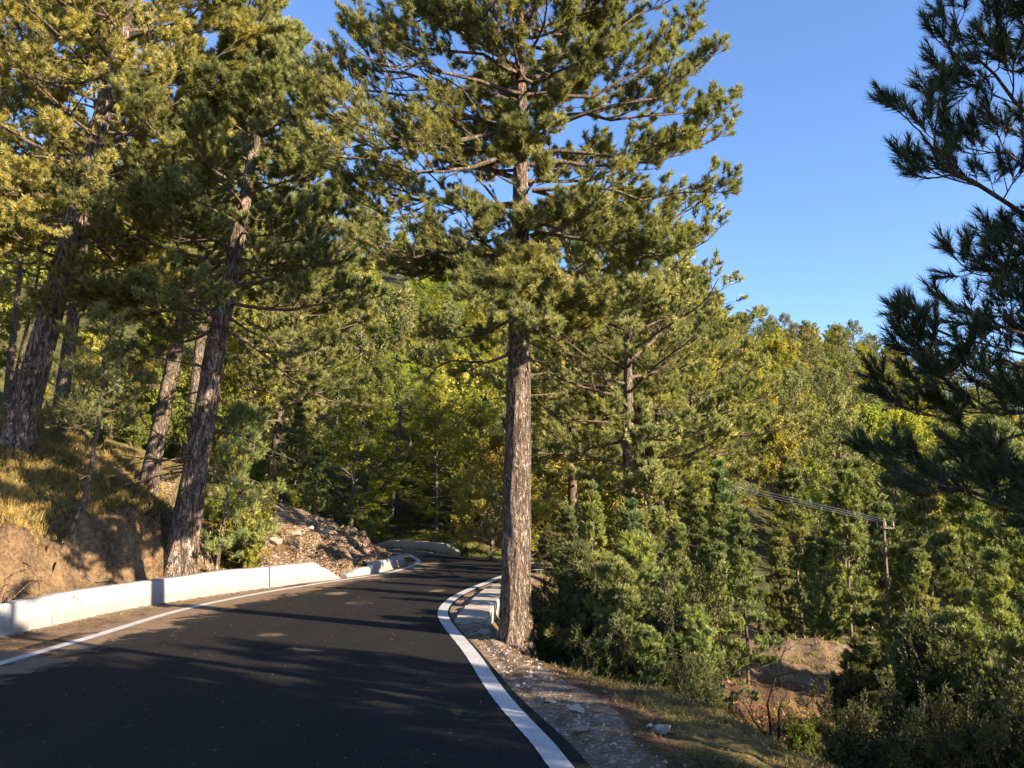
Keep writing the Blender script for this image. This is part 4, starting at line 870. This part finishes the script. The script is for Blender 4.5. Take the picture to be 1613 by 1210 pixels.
# trees beside and behind the camera on the sun side, which shade the road
for i, (x, y, H, R) in enumerate(((8.6, 1.2, 11, 2.6), (7.2, -3.5, 11, 2.6), (12.5, -.8, 12, 2.8), (11, -6, 12, 2.8), (15.5, -3, 12, 2.8), (6.5, -8.5, 11, 2.6), (17.5, -5, 13, 3), (10.2, 3.4, 8.5, 2.0))):
    o = obj('pine_tree', farP[i % 3]); z = gz(x, y); o.location = (x, y, z-.2); o.scale = (R/3.5, R/3.5, H/10); o.rotation_euler = (0, 0, i*1.3)
    tag(o, 'roadside pine standing out of view beside the road, shading the asphalt', 'tree', 'pines right of the road outside the frame')

# ---------------------------------------------------------------- small things
def rock_mesh(seed):
    import bmesh
    bm = bmesh.new(); bmesh.ops.create_icosphere(bm, subdivisions=3, radius=1); V = np.array([v.co[:] for v in bm.verts]); Fc = np.array([[v.index for v in f.verts] for f in bm.faces]); bm.free()
    rng = np.random.default_rng(seed)
    for _ in range(9):
        n = nrm(rng.normal(size=3)); d = rng.uniform(.45, .8); k = V@n; V = V-np.maximum(k-d, 0)[:, None]*n
    V = V*(1+.12*fbm(V[:, 0]*2+seed, V[:, 1]*2, V[:, 2]*2))[:, None]*rng.uniform([.8, .7, .45], [1.2, 1., .75])
    return mesh('rock', [(V, Fc, 0)], [M['stone']])
rocks = [rock_mesh(i) for i in range(5)]
def stones(name, pts, smin, smax, seed, mat='rubble'):
    rng = np.random.default_rng(seed); base = np.array([(1, 0, 0), (-1, 0, 0), (0, 1, 0), (0, -1, 0), (0, 0, 1), (0, 0, -1.)]); tri = np.array([(0, 2, 4), (2, 1, 4), (1, 3, 4), (3, 0, 4), (2, 0, 5), (1, 2, 5), (3, 1, 5), (0, 3, 5)])
    n = len(pts); s = smin*(smax/smin)**(rng.random(n)**2.2); V = base[None]+rng.normal(0, .28, (n, 6, 3)); V = V*s[:, None, None]*rng.uniform(.5, 1.2, (n, 1, 3))*[1, 1, .7]
    a = rng.uniform(0, 6.28, n); c, q = np.cos(a)[:, None], np.sin(a)[:, None]; V = np.stack([V[..., 0]*c-V[..., 1]*q, V[..., 0]*q+V[..., 1]*c, V[..., 2]], -1)
    V = V+pts[:, None]; Fc = (tri[None]+np.arange(n)[:, None, None]*6).reshape(-1, 3)
    return obj(name, mesh(name, [(V.reshape(-1, 3), Fc, 0)], [M[mat]]))
def region_pts(rng, n, fx, fy, cond):
    x = rng.uniform(*fx, n); y = rng.uniform(*fy, n); z, d, l = terrain(x, y, True); k = cond(x, y, z, d, l); return np.c_[x, y, z][k], d[k]
rng = np.random.default_rng(77)
p1, _ = region_pts(rng, 7000, (-13, -3.5), (17, 30), lambda x, y, z, d, l: l & (d > .25) & (d < 5) & (rng.random(len(x)) < .12+.88*(fbm(x*1.1, y*1.1) > .05)*sstep(17, 21, y)))
tag(stones('loose_rubble', p1, .010, .07, 1), 'loose pale rubble and stone chips strewn over the bare slope', 'rubble', kind='stuff')
p2, _ = region_pts(rng, 26000, (-1.6, 4), (3, 22), lambda x, y, z, d, l: (x > -2.5) & (d > -.2) & (d < .8) & (rng.random(len(x)) < 1-.93*sstep(.05, .6, d)))
tag(stones('verge_gravel', p2, .006, .04, 2, 'stone'), 'pale gravel along the right verge beyond the white line', 'gravel', kind='stuff')
p3, _ = region_pts(rng, 9000, (-9, -3), (6, 30), lambda x, y, z, d, l: (d < -.0) & (d > -.9) & (x < -3) & (rng.random(len(x)) < 1-sstep(0., .7, -d)))
p3[:, 2] = np.maximum(p3[:, 2], 0.0)
tag(stones('gutter_grit', p3, .005, .022, 3), 'grit and crumbs of soil gathered along the kerb wall foot', 'grit', kind='stuff')
rk = [(428, 797, 24.5, .22), (455, 812, 24.6, .18), (468, 845, 23.4, .26), (495, 838, 24.6, .20), (440, 860, 22.3, .24), (520, 858, 24.6, .18), (545, 868, 25, .17), (480, 875, 22.6, .15), (410, 880, 20.5, .2), (560, 850, 27, .2), (505, 820, 26.3, .2), (395, 835, 22, .17), (435, 835, 23.6, .2), (530, 845, 26, .16)]
rlab = ['top left of the rubble slope', 'just below the crest shrub', 'lying mid slope in full sun', 'right of the middle of the slope', 'low on the left of the slope', 'low on the slope near the broken wall stub', 'above the broken wall stub', 'near the slope foot behind the sloping wall end', 'behind the sunlit kerb wall length', 'near the dark tip of the slope', 'on the crest towards the bend', 'beside the dense green shrub', 'in the shadow band of the slope', 'right below the crest near the bend']
for (px, py, Y, s), lb in zip(rk, rlab):
    x, y = pxy(px, Y); o = obj('rock', rocks[int(px) % 5]); o.location = onground(x, y, s*.15); o.scale = (s, s, s); o.rotation_euler = (.2, .1, px)
    tag(o, 'pale angular limestone rock '+lb, 'rock', 'rocks on the rubble slope')
for (px, py, s, lb) in ((905, 1128, .10, 'flat pale stone lying on the verge grass beside the asphalt edge'), (920, 1160, .09, 'whitish stone on the verge below the flat pale one'), (868, 1113, .07, 'small whitish stone at the gravel edge'), (1042, 1155, .11, 'buff stone at the brink of the verge over the hollow'), (760, 1003, .12, 'chunk of rock below the culvert headwall')):
    g_ = G(px, py, -.05); o = obj('rock', rocks[int(px) % 5]); o.location = onground(g_[0], g_[1], s*.1); o.scale = (s, s*1.3, s*.6); o.rotation_euler = (.1, .1, px)
    tag(o, lb, 'rock', 'stones on the verge')

def blades(name, pts, h, mat, seed, w=.008, n=7, spread=.45):
    rng = np.random.default_rng(seed); N = len(pts); B = np.repeat(pts, n, 0)+np.c_[rng.normal(0, .03, (N*n, 2)), np.zeros(N*n)]
    D = nrm(np.c_[rng.normal(0, spread, (N*n, 2)), np.ones(N*n)]); L = h*rng.uniform(.4, 1.2, N*n)[:, None]*np.repeat(rng.uniform(.5, 1.2, N), n)[:, None]
    s = nrm(np.cross(D, rng.normal(size=D.shape)))*w*.5; m = B+D*L*.55; tip = m+nrm(D+np.c_[rng.normal(0, .5, (N*n, 2)), -np.full(N*n, .2)])*L*.5
    V = np.stack([B-s, B+s, m+s*.7, m-s*.7, tip], 1).reshape(-1, 3); i = np.arange(N*n)[:, None]*5
    r = np.repeat((.5+.6*fbm(B[:, 0]*.8, B[:, 1]*.8)+rng.normal(0, .2, N*n)).clip(0, 1), 5)
    return obj(name, mesh(name, [(V, np.concatenate([i+[0, 1, 2]]), 0, r), ], [mat]) if False else mesh2(name, V, i, r, mat))
def mesh2(name, V, i, r, mat):
    me = mesh(name, [(V, i+np.array([[0, 1, 2, 3]]), 0, r), (np.zeros((1, 3))+V[:1], np.zeros((0, 3), int), 0, np.zeros(1))], [mat])
    me2 = mesh(name, [(V, np.concatenate([i+np.array([[0, 1, 2]]), i+np.array([[0, 2, 3]]), i+np.array([[3, 2, 4]])]), 0, r)], [mat]); bpy.data.meshes.remove(me); return me2
pg, dg = region_pts(rng, 30000, (-16, -6), (9, 24), lambda x, y, z, d, l: l & (d > .7) & (rng.random(len(x)) < .25+.75*sstep(1.1, 1.6, d)) & (d < 9) & (fbm(x*.5+3, y*.5)+rng.normal(0, .15, len(x)) > -.15) & (rng.random(len(x)) < 1-.8*sstep(18, 23, y)))
tag(blades('bank_grass', pg, .21, M['grass'], 5, .012, 8), 'dry yellow-green grass covering the top of the left bank', 'grass', kind='stuff')
pg, dg = region_pts(rng, 16000, (-1, 6), (3, 14), lambda x, y, z, d, l: (x > -.5) & (d > .25) & (d < 2.4) & (fbm(x*1.4+8, y*1.4)+rng.normal(0, .12, len(x)) > .02) & (rng.random(len(x)) < sstep(.3, .8, d)))
tag(blades('verge_grass', pg, .085, M['moss'], 6, .007, 7, .8), 'short dull green grass on the shaded right verge', 'grass', kind='stuff')
pg, dg = region_pts(rng, 6000, (2, 9), (8, 22), lambda x, y, z, d, l: (d > 2.0) & (fbm(x*1.2+8, y*1.2) > .05))
tag(blades('hollow_grass', pg, .14, M['grass'], 7, .012, 7, .6), 'dry grass tufts in the hollow below the verge', 'grass', kind='stuff')
pg, dg = region_pts(rng, 9000, (-6, 3), (23, 36), lambda x, y, z, d, l: (~l) & (d > .15) & (d < 2.2))
tag(blades('far_kerb_weeds', pg, .14, M['shrub'], 8, .02, 7, .7), 'low green weeds behind the far kerb of the bend', 'weeds', kind='stuff')
# pine litter flecks on the asphalt
def litter():
    rng = np.random.default_rng(4); q, d = region_pts(rng, 1500, (-7, 1.2), (4.5, 26), lambda x, y, z, d, l: d < -.5); q[:, 2] = .010
    q = q[rng.random(len(q)) < .75]
    q2, d2 = region_pts(rng, 9000, (-1.5, 6), (3.5, 16), lambda x, y, z, d, l: (d > 0) & (d < 3)); q2[:, 2] += .015
    q3, d3 = region_pts(rng, 5000, (-14, -6), (9, 24), lambda x, y, z, d, l: l & (d > .4) & (d < 3)); q3[:, 2] += .02; q = np.vstack([q, q2, q3])
    tag(obj('leaf_litter', mesh('leaf_litter', [leaves(rng, q, .036, 0, .97, rng.random(len(q)), .4)], [M['dry_leaf']])), 'dry leaf and needle flecks scattered on the asphalt', 'litter', kind='stuff')
litter()
# roots hanging from the scarp
def roots():
    rng = np.random.default_rng(8); x, y = pxy(92, 13.6)
    b = np.array([x-.35, y, 0.]); n = 26; B = b+np.c_[rng.uniform(-.25, .2, n), rng.uniform(-.45, .45, n), np.zeros(n)]
    B[:, 2] = terrain(B[:, 0], B[:, 1])+.08; D = nrm(np.c_[rng.uniform(.4, 1, n), rng.normal(0, .5, n), rng.uniform(-.6, .3, n)])
    Pm = curve_out(rng, B, D, rng.uniform(.35, .8, n), 7, -1.6, .28); Ps, _ = spawn(rng, Pm, 4, .3, 1, 30, 80, lambda t, a, b_: .18, 4, -.5, .3, .8)
    tag(obj('exposed_roots', mesh('exposed_roots', [tubes(Pm, .011, .003, 5, 0), tubes(Ps, .004, .001, 3, 0)], [M['root']])), 'tangle of pale roots hanging from the cut earth bank over the kerb wall', 'roots')
roots()
# dry hollow: charred forked sapling, withered shrub, fallen sticks
def bare(name, seed, loc_, stems, lab, cat, mat, r=.02, extra=None, leafmat=None, nl=0):
    rng = np.random.default_rng(seed); Pm = np.stack([np.stack([np.interp(np.linspace(0, 1, 7), np.linspace(0, 1, len(s)), np.array(s, float)[:, c]) for c in range(3)], -1) for s in stems])
    Pm[:, 1:] += rng.normal(0, .012, Pm[:, 1:].shape); L = np.linalg.norm(Pm[:, -1]-Pm[:, 0], axis=1)
    Ps, _ = spawn(rng, Pm, 7, .12, 1, 30, 65, lambda t, a, b: L[:, None]*.40*(1.2-.7*t), 5, .1, .16, .6, .85, flat_=False); Pt, _ = spawn(rng, Ps, 4, .3, 1, 30, 60, lambda t, a, b: .13, 3, .1, .15, .6, .8, flat_=False)
    e = empty(name, loc_); obj('stems', mesh('stems', [tubes(Pm, r, r*.3, 8, 0)], [M[mat]]), e)
    obj('twigs', mesh('twigs', [tubes(Ps, r*.3, r*.1, 4, 0), tubes(Pt, .003, .001, 3, 0)], [M[mat]]), e)
    if leafmat:
        p = (Pt[:, :1]*.5+Pt[:, 2:3]*.5+rng.normal(0, .05, (len(Pt), nl, 3))).reshape(-1, 3); obj('foliage', mesh('foliage', [leaves(rng, p, .05, 0, .3)], [M[leafmat]]), e)
    return tag(e, lab, cat)
x, y = pxy(1190, 9.2)
bare('charred_sapling', 1, onground(x, y, -.02), [[(0, 0, 0), (0, 0, .45), (.10, 0, .8), (.22, .05, 1.05)], [(.09, .02, 0), (.13, .02, .4), (.2, .05, .62)], [(0, 0, .1), (-.15, 0, .25), (-.3, .05, .5)]], 'charred forked sapling with bare twigs in the dry hollow', 'sapling', 'burnt', .016)
x, y = pxy(1150, 10.4)
bare('withered_shrub', 2, onground(x, y), [[(0, 0, 0), (.1, 0, .3), (.25, 0, .6)], [(0, 0, 0), (-.2, .1, .3), (-.35, .1, .55)], [(0, 0, 0), (.3, .1, .2), (.55, .1, .4)], [(0, 0, 0), (-.05, -.1, .4), (.02, -.2, .7)], [(0, 0, 0), (-.3, -.1, .15), (-.5, 0, .3)]], 'withered shrub with rust-red leaves in the dry hollow', 'bush', 'dead', .010, leafmat='dry_leaf', nl=4)
x, y = pxy(985, 11)
x, y = pxy(1240, 13.2)
bush('shrub', lights[1], onground(x, y), 'small lime-green shrub on the dry mound between the junipers', 'bush', None, 1., .42)
def stick(seed, a, b, r, lab, h=.03):
    rng = np.random.default_rng(seed); n = 8; t = np.linspace(0, 1, n)[:, None]; q = np.array(a)*(1-t)+np.array(b)*t; q[:, :2] += rng.normal(0, .02, (n, 2)); z = terrain(q[:, 0], q[:, 1])+h
    tag(obj('fallen_branch', mesh('fallen_branch', [tubes(np.c_[q, z][None], r, r*.4, 8, 0)], [M['dead']])), lab, 'branch')
a = pxy(1188, 8.6); b = pxy(1222, 8.3); stick(1, a, b, .022, 'short pale fallen branch at the bottom of the dry hollow')
a = pxy(150, 15.6); b = pxy(200, 15.9); stick(2, a, b, .02, 'grey fallen branch lying on the bank grass between sapling and thick pine', .06)
a = pxy(1500, 9.2); b = pxy(1610, 9.6); stick(3, a, b, .02, 'pale dead branch among the lower right junipers', .7)

# power line: pole and three wires over the gully
pa = P(1392, 832, 20.); x, y = pa[0], pa[1]; zg = gz(x, y); e = empty('utility_pole', (x, y, zg))
obj('pole', mesh('pole', [tubes(np.array([[[0, 0, -.3], [0, 0, (pa[2]-zg)*.5], [0, 0, pa[2]-zg+.25]]]), .045, .035, 12, 0)], [M['dead']]), e)
obj('crossarm', mesh('crossarm', [tubes(np.array([[[-.26, -.2, pa[2]-zg], [0, -.1, pa[2]-zg], [.26, .0, pa[2]-zg]]]), .02, .02, 6, 0)], [M['dead']]), e)
for dx_ in (-.22, 0, .22): obj('insulator', mesh('insulator', [tubes(np.array([[[dx_, -.1+dx_*.25, pa[2]-zg+.045], [dx_, -.1+dx_*.25, pa[2]-zg+.1], [dx_, -.1+dx_*.25, pa[2]-zg+.16]]]), .02, .012, 8, 0)], [M['concrete']]), e)
tag(e, 'weathered wooden pole carrying the wires among the gully pines', 'utility pole')
for i, (dx_, lab) in enumerate(((-.22, 'lowest of the three thin wires crossing above the gully pines'), (0, 'middle one of the three thin wires crossing above the gully pines'), (.22, 'uppermost of the three thin wires crossing above the gully pines'))):
    A = np.array([x+dx_, y-.1+dx_*.25, pa[2]+.16]); B = P(540, 622, 46)+[dx_, .5*i, .25*i]; t = np.linspace(0, 1, 40)[:, None]
    Wp = A*(1-t)+B*t; Wp[:, 2] -= (4*t*(1-t))[:, 0]*.12
    tag(obj('power_line', mesh('power_line', [tubes(Wp[None], 0.009, .016, 5, 0)], [M['wire']])), lab, 'wire', 'wires over the gully')
